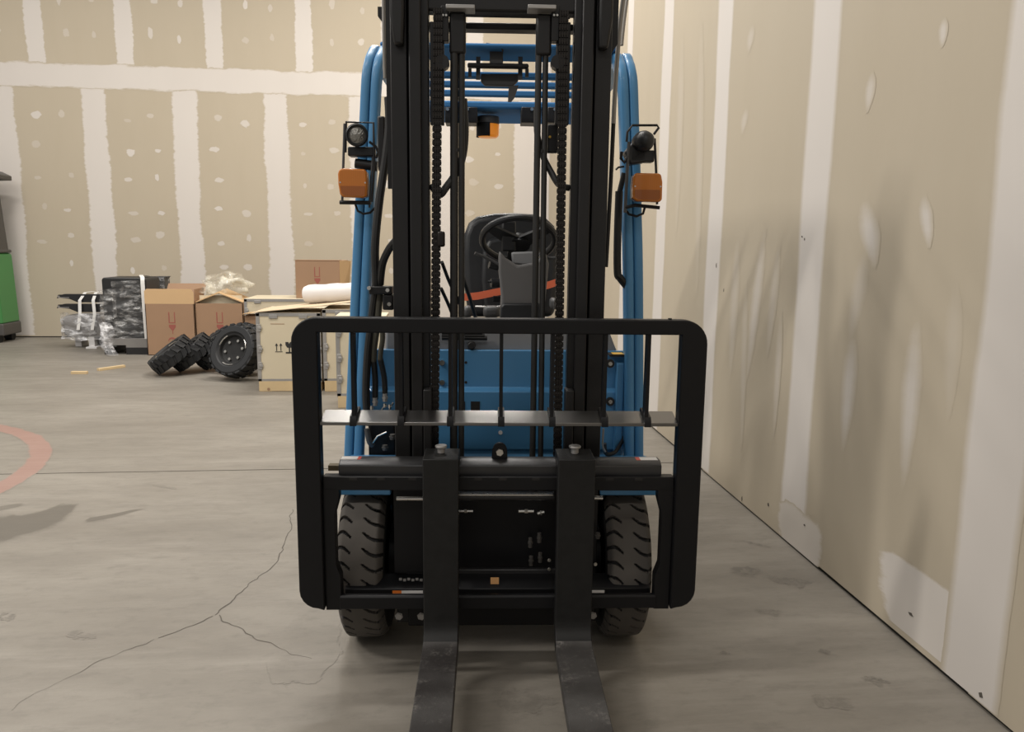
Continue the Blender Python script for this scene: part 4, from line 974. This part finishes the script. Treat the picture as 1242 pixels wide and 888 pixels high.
# --- plywood crates
def crate(label, pxl, pxr, pyt, pyb, depth, marks=False, latches=True, dY=0.0):
    g = G(pxl, pyb); Y = g.y; x0 = g.x; x1 = WP(pxr, pyb, Y).x; h = WP(pxl, pyt, Y).z
    c = thing('plywood_crate', label, 'crate', ((x0 + x1) / 2, Y + depth / 2, 0), 0, 'plywood shipping crates')
    bh = 0.10 * (h / 0.75)
    wbox(c, 'skid', 'pine', x0 + .01, x0 + .12, Y, Y + depth, 0, bh); wbox(c, 'skid', 'pine', x1 - .12, x1 - .01, Y, Y + depth, 0, bh)
    wbox(c, 'skid_board', 'pine', x0 + .005, x1 - .005, Y - .004, Y + .02, 0.004, bh)
    wbox(c, 'panel', 'ply', x0 + .01, x1 - .01, Y + .002, Y + .018, bh, h - .01)
    wbox(c, 'panel', 'ply', x0, x0 + .012, Y + .01, Y + depth, bh, h - .01); wbox(c, 'panel', 'ply', x1 - .012, x1, Y + .01, Y + depth, bh, h - .01)
    wbox(c, 'panel', 'ply', x0 + .01, x1 - .01, Y + depth - .015, Y + depth, bh, h - .01)
    wbox(c, 'lid', 'ply', x0, x1, Y, Y + depth, h - .012, h + .006)
    for (a, b) in ((x0 - .002, x0 + .032), (x1 - .032, x1 + .002)): wbox(c, 'edge_strip', 'crate_edge', a, b, Y - .003, Y + .004, bh, h)
    for (a, b) in ((h - .028, h + .004), (bh - .01, bh + .022)): wbox(c, 'edge_strip', 'crate_edge', x0, x1, Y - .003, Y + .004, a, b)
    if latches:
        for xx in (x0 + .022, x1 - .022):
            for zz in (bh + .15, h * .55, h - .14):
                mb = MB(); mb.box(xx - .016, xx + .022, Y - .010, Y - .002, zz - .035, zz + .035); mb.box(xx - .004, xx + .03, Y - .014, Y - .006, zz - .012, zz + .012); mb.build('latch', 'crate_edge', c, bevel=.003)
        for xx in (x0 + .16, x1 - .16): wbox(c, 'latch', 'crate_edge', xx - .04, xx + .04, Y - .009, Y - .002, h - .05, h - .012, bevel=.003)
    return c, x0, x1, Y, h
cA, ax0, ax1, aY, ah = crate('cream plywood crate with arrow and glass marks, in front of the tyres', 314, 391, 380, 475, 0.75)
# handling marks: two arrows and a glass
def glyph_arrow(cx, cz, s):
    return [[(cx - .1 * s, cz - s), (cx + .1 * s, cz - s), (cx + .1 * s, cz + .35 * s), (cx - .1 * s, cz + .35 * s)], [(cx - .38 * s, cz + .35 * s), (cx + .38 * s, cz + .35 * s), (cx, cz + s)]]
mb = MB()
p = WP(338, 421, aY); s_ = 0.037
for dx in (-.02, .02):
    for poly in glyph_arrow(p.x + dx, p.z, s_): mb.prism(poly, aY - .0005, aY + .003)
mb.prism([(p.x - .034, p.z - s_ * 1.3), (p.x + .034, p.z - s_ * 1.3), (p.x + .034, p.z - s_ * 1.15), (p.x - .034, p.z - s_ * 1.15)], aY - .0005, aY + .003)
p = WP(351, 421, aY)
mb.prism([(p.x - .036, p.z + .048), (p.x - .036, p.z + .02), (p.x - .02, p.z - .006), (p.x + .02, p.z - .006), (p.x + .036, p.z + .02), (p.x + .036, p.z + .048), (p.x + .008, p.z + .048), (p.x - .004, p.z + .03), (p.x - .008, p.z + .048)], aY - .0005, aY + .003)
mb.box(p.x - .006, p.x + .006, aY - .0005, aY + .003, p.z - .05, p.z - .004); mb.box(p.x - .036, p.x + .036, aY - .0005, aY + .003, p.z - .062, p.z - .048)
mb.build('printed_mark', 'ink', cA, smooth=False)
mb = MB(); a, b = WP(328, 393, aY), WP(345, 393.5, aY); mb.box(a.x, b.x, aY + .0005, aY + .003, a.z - .003, a.z + .003); a = WP(325, 461, aY); mb.box(a.x, a.x + .06, aY + .0005, aY + .003, a.z - .003, a.z + .003); mb.build('pencil_mark', 'card', cA)
a = WP(326, 472, aY); mb = MB(); mb.cyl((a.x, aY - .004, a.z), (a.x, aY - .0055, a.z), .014); mb.build('knot', 'card', cA)
cB, bx0, bx1, bY, bh_ = crate('cream plywood crate standing behind the black backrest, right of the marked crate', 393.5, 452, 376, 475, 0.75)
cC, cx0, cx1, cY, ch_ = crate('cream plywood crate nearest the forklift, behind its left blue pillar', 409.5, 470, 384, 495, 0.36)
cD, dx0, dx1, dY, dh = crate('long low plywood crate behind the marked crate, under the brown box', 299, 425, 363, 434.5, 0.70, latches=True)
# open cardboard sheet lying on the front crate
pts = [(300, 381.5), (313, 378), (340, 375.5), (365, 373), (379, 372), (400, 369.5), (426, 366)]
mb = MB(); rs = []
for px, py in pts:
    y0 = aY + .10 if px == 300 else aY - 0.02
    p = WP(px, py, aY - .02); x = p.x; z = p.z
    rs.append([Vector((x, y0, z - .006)), Vector((x, aY + .55, z - .006)), Vector((x, aY + .55, z)), Vector((x, y0, z))])
mb.rings(rs); tag(mb.build('cardboard_sheet', 'card_sheet', None, loc=(rs[2][0].x, aY + .3, ah + .01)), 'bent flat cardboard sheet lying across the crate tops', 'cardboard')
# white foam roll on the sheet
a = WP(371, 357.0, aY + .45); b = WP(440, 353.5, aY + .25); d = (b - a).normalized(); r_ = 0.092
mb = MB(); mb.lathe([(0, -.01), (r_ * .5, -.012), (r_ * .85, .0), (r_, .04)] + [(r_ * (1 + .04 * math.sin(i * 1.7)), .04 + (b - a).length * i / 10) for i in range(1, 10)] + [(r_, (b - a).length), (0, (b - a).length + .01)], a, d, 28)
o = mb.build('foam_roll', 'foam', None, loc=((a + b) / 2).to_tuple()); tag(o, 'white rolled foam sheet lying on top of the crates', 'roll')
# --- cardboard boxes
def cbox(label, pxl, pxr, pyt, pyb, Y, depth, z0=0.0, side=None):
    x0, x1 = WP(pxl, pyb, Y).x, WP(pxr, pyb, Y).x; h = WP(pxl, pyt, Y).z
    c = thing('cardboard_box', label, 'box', ((x0 + x1) / 2, Y + depth / 2, z0), 0, 'cardboard boxes by the back wall'); tck = .008
    mb = MB(); mb.box(x0, x1, Y, Y + tck, z0, h); mb.box(x0, x1, Y + depth - tck, Y + depth, z0, h); mb.box(x0, x0 + tck, Y, Y + depth, z0, h); mb.box(x1 - tck, x1, Y, Y + depth, z0, h); mb.box(x0, x1, Y, Y + depth, z0, z0 + tck)
    mb.build('body', 'card', c); return c, x0, x1, h
def red_marks(c, px, py, Y, s):
    p = WP(px, py, Y); mb = MB(); y0, y1 = Y - .0015, Y + .001
    mb.box(p.x - .5 * s, p.x - .36 * s, y0, y1, p.z, p.z + 1.5 * s); mb.box(p.x + .3 * s, p.x + .42 * s, y0, y1, p.z, p.z + 1.5 * s); mb.box(p.x - .5 * s, p.x + .42 * s, y0, y1, p.z - .12 * s, p.z)
    mb.prism([(p.x - .5 * s, p.z - .35 * s), (p.x - .5 * s, p.z - .7 * s), (p.x - .1 * s, p.z - 1.2 * s), (p.x + .1 * s, p.z - 1.2 * s), (p.x + .45 * s, p.z - .7 * s), (p.x + .45 * s, p.z - .35 * s)], y0, y1)
    mb.box(p.x - .04 * s, p.x + .04 * s, y0, y1, p.z - 1.75 * s, p.z - 1.2 * s)
    mb.build('printed_mark', 'card_dark', c, smooth=False)
Y1 = G(190, 431).y
c1, x0, x1, h1 = cbox('open brown cardboard box with raised pale flap, left of the other box', 179.5, 238.5, 368.5, 431, Y1, .5)
mb = MB(); fh = WP(200, 350.5, Y1).z - h1
mb.prism([(x0, h1), (x1, h1), (x1, h1 + fh * .75), (x1 - .03, h1 + fh), (x0 + .03, h1 + fh), (x0, h1 + fh * .85)], Y1, Y1 + .007); tag(mb.build('flap', 'card_light', c1), 'pale upright flap')
mb = MB(); mb.prism([(x1 - .01, h1), (x1 - .005, h1 + .18), (x1, h1 + .18), (x1, h1)], Y1 + .05, Y1 + .45); mb.build('flap', 'card', c1)
mb = MB(); mb.rings([[Vector((x, Y1 + .55 + q, h1)), Vector((x, Y1 + .555 + q, h1)), Vector((x + .02, Y1 + .70 + q, h1 + .22)), Vector((x + .02, Y1 + .695 + q, h1 + .22))] for x, q in ((x0 + .05, -.01), (x1 - .05, -.01))]); mb.build('flap', 'card', c1)
red_marks(c1, 209, 391, Y1, .085)
p = WP(209, 411, Y1); mb = MB(); mb.prism(arcpts((p.x, p.z - .03), .05, 20, 160, 6) + arcpts((p.x, p.z - .05), .05, 160, 20, 6), Y1 - .0015, Y1 + .001); mb.build('printed_mark', 'card_dark', c1, smooth=False)
c2, x0, x1, h2 = cbox('open brown cardboard box under the clear plastic bag', 239.5, 297, 368, 431, Y1 + .02, .55)
ym = Y1 + .02
tent = WP(268, 356, ym).z
mb = MB()
# long front flap folded into a ridge, leaning back
for (xa, xb, za, zb) in ((x0, (x0 + x1) / 2, h2 + .005, tent), ((x0 + x1) / 2, x1, tent, h2 + .005)):
    mb.add([(xa, ym + .02, za), (xb, ym + .02, zb), (xb, ym + .40, zb + .03), (xa, ym + .40, za + .03), (xa, ym + .02, za + .012), (xb, ym + .02, zb + .012), (xb, ym + .40, zb + .042), (xa, ym + .40, za + .042)], [(0, 1, 2, 3), (7, 6, 5, 4), (0, 4, 5, 1), (2, 6, 7, 3), (1, 5, 6, 2), (0, 3, 7, 4)])
mb.build('flap', 'card_light', c2)
mb = MB(); mb.box(x0 + .03, x1 - .03, ym + .1, ym + .11, h2 - .02, tent - .03); mb.build('inner_sheet', 'ply', c2)
red_marks(c2, 267, 391, ym, .085)
# clear plastic bag crumpled on the box
def crumple(name, label, cat, cxyz, rad, m, seed, zmin=None, amp=.35, parent=None, sub=4, zflat=0.0):
    bm = bmesh.new(); bmesh.ops.create_icosphere(bm, subdivisions=sub, radius=1.0)
    for v in bm.verts:
        q = v.co.copy(); n1 = noise.noise(q * 1.8 + Vector((seed, 0, 0))); n2 = noise.ridged_multi_fractal(q * 2.6 + Vector((0, seed, 0)), 1.0, 2.0, 4, 1.0, 2.0)
        k = 1 + amp * n1 + amp * .22 * (n2 - 1.2)
        co = Vector((q.x * rad[0] * k, q.y * rad[1] * k, q.z * rad[2] * k))
        if zmin is not None and co.z < zmin: co.z = zmin + (co.z - zmin) * .05
        v.co = co
    me = bpy.data.meshes.new(name); bm.to_mesh(me); bm.free(); me.materials.append(M[m])
    me.polygons.foreach_set('use_smooth', [True] * len(me.polygons))
    o = bpy.data.objects.new(name, me); COL.objects.link(o); o.location = cxyz
    if parent is not None: o.parent = parent; o.location = Vector(cxyz) - ORG[parent.name]
    elif label: tag(o, label, cat)
    return o
p = WP(272, 349, ym + .3)
crumple('plastic_bag', 'crumpled clear plastic bag lying on an open cardboard box', 'bag', (p.x, ym + .3, p.z + .02), (.31, .24, .155), 'bag', 3.3, zmin=-.09, amp=.5)
# small box between the second box and the crate, box on the rear crate
c3, x0, x1, h3 = cbox('small brown cardboard box partly hidden between tyres and marked crate', 298, 324, 383, 436, aY + 1.35, .25)
mb = MB(); mb.rings([[Vector((x0, aY + 1.35 + y, z)), Vector((x1, aY + 1.35 + y, z + .03)), Vector((x1, aY + 1.35 + y, z + .037)), Vector((x0, aY + 1.35 + y, z + .007))] for y, z in ((-.05, h3 + .02), (.24, h3 + .01))]); mb.build('flap', 'card_light', c3)
dtop = dh + .008; Yd = dY + .12
x0, x1 = WP(359, 356, Yd).x, WP(412.5, 356, Yd).x; h4 = WP(385, 316, Yd).z
c4 = thing('cardboard_box', 'brown cardboard box standing highest, on the rear crate behind the foam roll', 'box', ((x0 + x1) / 2, Yd + .2, dtop), 0, 'cardboard boxes by the back wall')
mb = MB(); mb.prism([(x0, Yd), (x1, Yd), (x1 + .06, Yd + .42), (x0 + .06, Yd + .42)], dtop, h4, 'z'); mb.build('body', 'card', c4, bevel=.004)
mb = MB(); mb.add([(x1 + .001, Yd + .002, dtop + .01), (x1 + .063, Yd + .42, dtop + .01), (x1 + .10, Yd + .40, h4 - .01), (x1 + .001, Yd + .002, h4)], [(0, 1, 2, 3)]); mb.build('side_flap', 'card_light', c4, smooth=False)
mb = MB(); mb.box(x0 + .0, x1, Yd - .003, Yd + .2, h4, h4 + .006); mb.build('flap', 'card', c4)
red_marks(c4, 385, 335, Yd, .075)
# --- loose tyres
def loose_tyre(label, c, axis, R, W, roll_=0.0):
    ax = Vector(axis).normalized(); c = Vector(c)
    root = thing('loose_tyre', label, 'tyre', c, 0, 'loose black tyres leaning in a row')
    mb = MB(); n = 34; h = W / 2
    mb.lathe([(R * .60, -h * .80), (R * .66, -h), (R * .86, -h * 1.02), (R * .93, -h * .86), (R * .945, -h * .5), (R * .945, h * .5), (R * .93, h * .86), (R * .86, h * 1.02), (R * .66, h), (R * .60, h * .80)], c, ax, 48, caps=False)
    mb.build('carcass', 'tyre', root)
    u = ax.orthogonal().normalized(); q = ax.cross(u); mb = MB()
    for sd in (-1, 1):
        for i in range(20):
            a0 = 2 * PI * (i + (0.5 if sd > 0 else 0)) / 20 + roll_; da = 2 * PI / 20 * .30
            def pt(a, r, hh): return c + ax * hh + (u * math.cos(a) + q * math.sin(a)) * r
            sk = 0.07
            ring_ = lambda r: [pt(a0 - da, r, sd * h * 1.0), pt(a0 + da, r, sd * h * 1.0), pt(a0 + da + sk * 1.6, r, sd * h * .02), pt(a0 - da + sk * 1.6, r, sd * h * .02)]
            rt = ring_(R); rt[0] = pt(a0 - da, R * .965, sd * h * 1.0); rt[1] = pt(a0 + da, R * .965, sd * h * 1.0)
            b = ring_(R * .90); mb.rings([b, rt])
    mb.build('tread_lugs', 'tyre', root, kind='stuff')
    mb = MB(); mb.lathe([(R * .12, h * .35), (R * .42, h * .30), (R * .50, h * .45), (R * .54, h * .80), (R * .61, h * .86), (R * .61, -h * .8), (R * .50, -h * .6), (R * .1, -h * .3)], c, ax, 36)
    rim = mb.build('wheel_rim', 'rubber_dark', root)
    for i in range(6):
        a = 2 * PI * i / 6 + .4; p = c + (u * math.cos(a) + q * math.sin(a)) * R * .36 + ax * h * .30
        mb = MB(); mb.cyl(p, p + ax * .022, .016, 6); mb.build('wheel_nut', 'steel', rim)
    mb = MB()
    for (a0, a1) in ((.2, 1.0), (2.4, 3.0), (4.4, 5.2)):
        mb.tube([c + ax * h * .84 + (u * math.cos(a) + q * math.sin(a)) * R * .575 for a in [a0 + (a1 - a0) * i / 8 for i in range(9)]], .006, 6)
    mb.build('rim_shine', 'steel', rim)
    return root
def tyre_at(px, py, Y): return WP(px, py, Y)
for (lab, px, Y, ax, Rt, Wt) in (('black tyre at the left end of the row, leaning before the open box', 208, 8.50, (-.58, -.20, .79), .25, .165),
                         ('black tyre second from the left, leaning between two tyres', 232.5, 8.66, (-.58, -.22, .78), .25, .165),
                         ('black tyre leaning just left of the tyre that shows its hub', 262, 8.80, (-.56, -.36, .72), .265, .165),
                         ('black tyre showing its hub and bright wheel nuts, beside the marked crate', 287, 8.16, (-.36, -.80, .34), .285, .18),
                         ('black tyre behind the hub tyre, its tread just showing beside the crate', 297, 8.52, (-.36, -.80, .34), .275, .165)):
    a_ = Vector(ax).normalized(); z = Rt * math.sqrt(1 - a_.z ** 2) + Wt / 2 * 1.02 * abs(a_.z)
    g = WP(px, 430, Y); loose_tyre(lab, (g.x, Y, z), ax, Rt, Wt, px * .1)
# --- wrapped black machine part on a pallet
Yp = 10.05
x0, x1 = WP(125, 400, Yp).x, WP(179, 400, Yp).x; ht = WP(140, 337, Yp).z
pw = thing('wrapped_pallet_load', 'black panels in shiny stretch film on a pallet, beside the open box', 'pallet load', ((x0 + x1) / 2, Yp + .3, 0))
wbox(pw, 'pallet_block', 'black_plastic', x0 + .0, x0 + .10, Yp, Yp + .6, 0, .12); wbox(pw, 'pallet_block', 'black_plastic', x0 + .27, x1, Yp - .02, Yp + .6, 0, .09)
wbox(pw, 'pallet_deck', 'grey_panel', x0, x1, Yp - .02, Yp + .6, .12, .20); wbox(pw, 'pallet_block', 'grey_panel', x0 + .27, x1, Yp - .02, Yp + .6, .09, .12)
mb = MB(); mb.prism(rrect(x0, x1 - .005, .20, ht, .04, 4, (0, 0, 1, 1)), Yp + .05, Yp + .55); mb.build('black_panel', 'black_plastic', pw, bevel=.015)
xq = WP(193.5, 400, Yp + .66).x
rp = thing('wrapped_board', 'dark film wrapped board rising behind the open box, right of the wrapped pallet load', 'board', ((x1 + xq) / 2 + .03, Yp + .75, 0))
mb = MB(); mb.prism(rrect(x1 + .02, xq, 0.0, ht - .01, .03, 4, (0, 0, 1, 1)), Yp + .66, Yp + .86); mb.build('board_core', 'grey_plastic', rp, bevel=.01)
def crinkle_sheet(name, parent, x0, x1, y, z0, z1, m, amp, seed, nx=26, nz=34, ret=.25):
    v = []; f = []
    for i in range(nz + 1):
        for k in range(nx + 1):
            u = k / nx; z = z0 + (z1 - z0) * i / nz; x = x0 + (x1 - x0) * u
            d = noise.ridged_multi_fractal(Vector((x * 3.2 + seed, z * 9, seed)), 1.0, 2.1, 4, 1, 2) * amp
            e = min(u, 1 - u); back = ret * max(0, .08 - e) / .08
            v.append((x + noise.noise(Vector((z * 6, seed, x))) * .015, y - d + back, z + noise.noise(Vector((x * 5, z * 3, seed))) * .02))
    for i in range(nz):
        for k in range(nx): a = i * (nx + 1) + k; f.append((a, a + 1, a + nx + 2, a + nx + 1))
    mb = MB(); mb.add(v, f); return mb.build(name, m, parent, angle=180)
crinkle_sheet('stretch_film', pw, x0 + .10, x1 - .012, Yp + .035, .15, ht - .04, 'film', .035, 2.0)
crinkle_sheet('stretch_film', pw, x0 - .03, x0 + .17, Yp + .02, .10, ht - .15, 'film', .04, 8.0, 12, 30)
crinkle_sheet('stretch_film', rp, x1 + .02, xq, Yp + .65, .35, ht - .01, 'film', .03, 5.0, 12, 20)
mb = MB(); mb.add([], []); v0 = WP(127, 400, Yp - .12)
rows = []
for i in range(12):
    t_ = i / 11; z = .40 * (1 - t_) + .004; xx = x0 + .03 + .10 * t_ + .03 * math.sin(t_ * 7)
    rows.append([Vector((xx - .07 - .02 * math.sin(t_ * 5), Yp - .03 - .14 * t_, z)), Vector((xx, Yp - .06 - .16 * t_ + .02 * math.sin(t_ * 11), z + .01)), Vector((xx + .07, Yp - .02 - .10 * t_, z))])
mb = MB(); vs = [p for r in rows for p in r]; fs = []
for i in range(11):
    for k in range(2): fs.append((i * 3 + k, i * 3 + k + 1, i * 3 + k + 4, i * 3 + k + 3))
mb.add(vs, fs); mb.build('film_tail', 'film_white', pw, angle=180)
mb = MB(); xs = x1 - .01
P = [Vector((xs, Yp - .012, .10)), Vector((xs - .005, Yp - .02, .4)), Vector((xs - .01, Yp - .015, ht - .08)), Vector((xs - .02, Yp + .02, ht)), Vector((xs - .06, Yp + .10, ht + .03)), Vector((xs - .06, Yp + .35, ht + .01))]
mb.sweep([(-.022, -.003), (.022, -.003), (.022, .003), (-.022, .003)], smooth_path(P, 5), Vector((1, 0, 0)))
# strap faces the room: rotate profile by using x as width
mb2 = MB(); pth = smooth_path(P, 5); mb2.rings([[p + Vector((-.024, 0, 0)), p + Vector((.024, 0, 0)), p + Vector((.024, .004, .003)), p + Vector((-.024, .004, .003))] for p in pth]); mb2.build('strap', 'strap', pw)
# --- strapped fork arms over a film wrapped bundle
Yk = 10.65
xk0, xk1 = WP(69, 390, Yk).x, WP(124, 390, Yk).x
zt_b = WP(95, 381, Yk).z; zb_b = WP(95, 411, Yk).z
bd = thing('wrapped_bundle', 'silvery film wrapped bundle under the black fork arms', 'bundle', ((xk0 + xk1) / 2, Yk + .2, 0))
mb = MB(); mb.prism(rrect(xk0 + .05, xk1, max(zb_b, .12) + .02, zt_b - .02, .07), Yk + .03, Yk + .45); mb.build('bundle_core', 'grey_panel', bd, bevel=.03, seg=3)
crinkle_sheet('bubble_film', bd, xk0 - .01, xk1 + .03, Yk + .02, max(zb_b, .12) - .01, zt_b + .01, 'film_white', .03, 4.0, 30, 16)
wbox(bd, 'foot', 'foam', WP(106, 420, Yk).x, WP(113, 420, Yk).x, Yk + .05, Yk + .4, 0, .16); wbox(bd, 'foot', 'foam', xk0 + .12, xk0 + .2, Yk + .2, Yk + .4, 0, .16); wbox(bd, 'foot', 'black_plastic', WP(115, 420, Yk).x, xk1 - .02, Yk + .15, Yk + .4, 0, .16)
wbox(bd, 'foot_pad', 'foam', WP(106, 420, Yk).x, WP(119, 420, Yk).x, Yk - .05, Yk + .3, 0, .02)
for (y0, y1, dx, lab) in ((357, 368, 0, 'upper black fork arm of two strapped on the wrapped bundle'), (369, 380, -.01, 'lower black fork arm of two strapped on the wrapped bundle')):
    za, zb2 = WP(95, y0, Yk).z, WP(95, y1, Yk).z
    fa = thing('fork_arm', lab, 'fork arm', ((xk0 + xk1) / 2, Yk + .15, zb2), 0, 'fork arms strapped on the bundle')
    hh = za - zb2
    mb = MB(); xa = xk0 + dx; mb.prism([(xa, za - .06), (xa + .02, za - .01), (xa + .06, za - .01), (xa + .1, za), (xk1, za), (xk1, zb2 + .01), (xa + .26, zb2 + .01), (xa + .16, zb2 + .055), (xa + .02, zb2 + .07)], Yk + .04, Yk + .10); mb.build('arm', 'black_plastic', fa, bevel=.004)
    mb = MB(); mb.prism([(xa, za - .06), (xa + .02, za - .02), (xk1, za - .01), (xk1, zb2 + .012), (xa + .22, zb2 + .012), (xa + .1, zb2 + .06)], Yk + .22, Yk + .28); mb.build('arm', 'black_plastic', fa, bevel=.004)
    mb = MB(); mb.cyl((xa + .028, Yk + .038, za - .035), (xa + .028, Yk + .045, za - .035), .016, 12); mb.build('pin_hole', 'grey_panel', fa)
    wbox(fa, 'edge_shine', 'crate_edge', xa + .03, xa + .16, Yk + .035, Yk + .05, zb2 + .068, zb2 + .076)
for px in (99, 112):
    a, b = WP(px, 358, Yk), WP(px - 1 if px < 105 else px + 3, 400, Yk); x = a.x
    mb = MB(); pth = [Vector((x + .03 if px < 105 else x, Yk + .30, a.z + .03)), Vector((x + .02, Yk + .06, a.z + .03)), Vector((x - .035 if px < 105 else x, Yk + .012, a.z - .07)), Vector((x - .035 if px < 105 else x + .015, Yk - .012, zt_b)), Vector((b.x - .02, Yk - .035, b.z))]
    mb.rings([[p + Vector((-.02, 0, 0)), p + Vector((.02, 0, 0)), p + Vector((.02, .005, .003)), p + Vector((-.02, .005, .003))] for p in pth]); mb.build('strap', 'strap', bd, smooth=False)
# --- green machine at the left edge
Yg = 11.2
x1g = WP(21, 350, Yg + .45).x; xm = WP(2, 260, Yg + .35).x
gm = thing('green_machine', 'green and dark grey warehouse machine standing at the left by the wall', 'machine', (x1g - .45, Yg + .3, 0))
zg0, zg1 = WP(10, 393, Yg).z, WP(10, 307, Yg).z
mb = MB(); mb.prism(rrect(x1g - .95, x1g, zg0, zg1, .05, 5, (0, 0, 1, 1)), Yg, Yg + .45)
for p in mb.v:
    if p.z > zg1 - .1: p.x -= .03 if p.x > x1g - .3 else 0
mb.build('body', 'green', gm, bevel=.02, seg=3)
mb = MB(); mb.prism(rrect(x1g - .95, x1g + .01, .10, zg0, .02), Yg - .01, Yg + .46); mb.build('base', 'machine_grey', gm, bevel=.015)
mb = MB(); mb.prism(rrect(x1g - .93, x1g - .02, zg1, zg1 + .045, .02, 4, (0, 0, 1, 1)), Yg + .02, Yg + .43); mb.build('top_rim', 'machine_grey', gm, bevel=.01)
zh1 = WP(5, 218, Yg).z; zh2 = WP(5, 208, Yg).z
mb = MB(); mb.prism([(x1g - .9, zg1 + .03), (xm + .04, zg1 + .03), (xm - .02, zh1), (x1g - .9, zh1)], Yg + .1, Yg + .37); mb.build('console', 'machine_grey', gm, bevel=.01)
mb = MB(); xh = WP(12, 214, Yg + .4).x; mb.prism([(x1g - .9, zh1 - .02), (xh, zh1 + .02), (xh, zh1 + .08), (xh - .12, zh2 + .03), (x1g - .9, zh2 + .03)], Yg, Yg + .45); mb.build('console_top', 'machine_grey', gm, bevel=.01)
for dx in (.12, .8):
    mb = MB(); mb.cyl((x1g - dx - .05, Yg + .06, .06), (x1g - dx + .05, Yg + .06, .06), .06, 16); mb.build('castor', 'rubber_dark', gm)
    mb = MB(); mb.cyl((x1g - dx - .05, Yg + .38, .06), (x1g - dx + .05, Yg + .38, .06), .06, 16); mb.build('castor', 'rubber_dark', gm)
# --- sticks on the floor
for (p0, p1, lab) in (((87, 453.5), (106, 453.5), 'short thin wooden stick on the floor, left of the longer one'), ((119, 450), (151, 445.5), 'longer wooden stick on the floor before the wrapped pallet load')):
    a, b = G(*p0), G(*p1); d = (b - a).normalized(); sd = Vector((-d.y, d.x, 0)) * .022; hz = Vector((0, 0, .028))
    mb = MB(); mb.rings([[p - sd, p + sd, p + sd + hz, p - sd + hz] for p in (a, b)])
    o = mb.build('wood_stick', 'pine', None, loc=tuple((a + b) / 2), smooth=False, bevel=.002); tag(o, lab, 'stick')
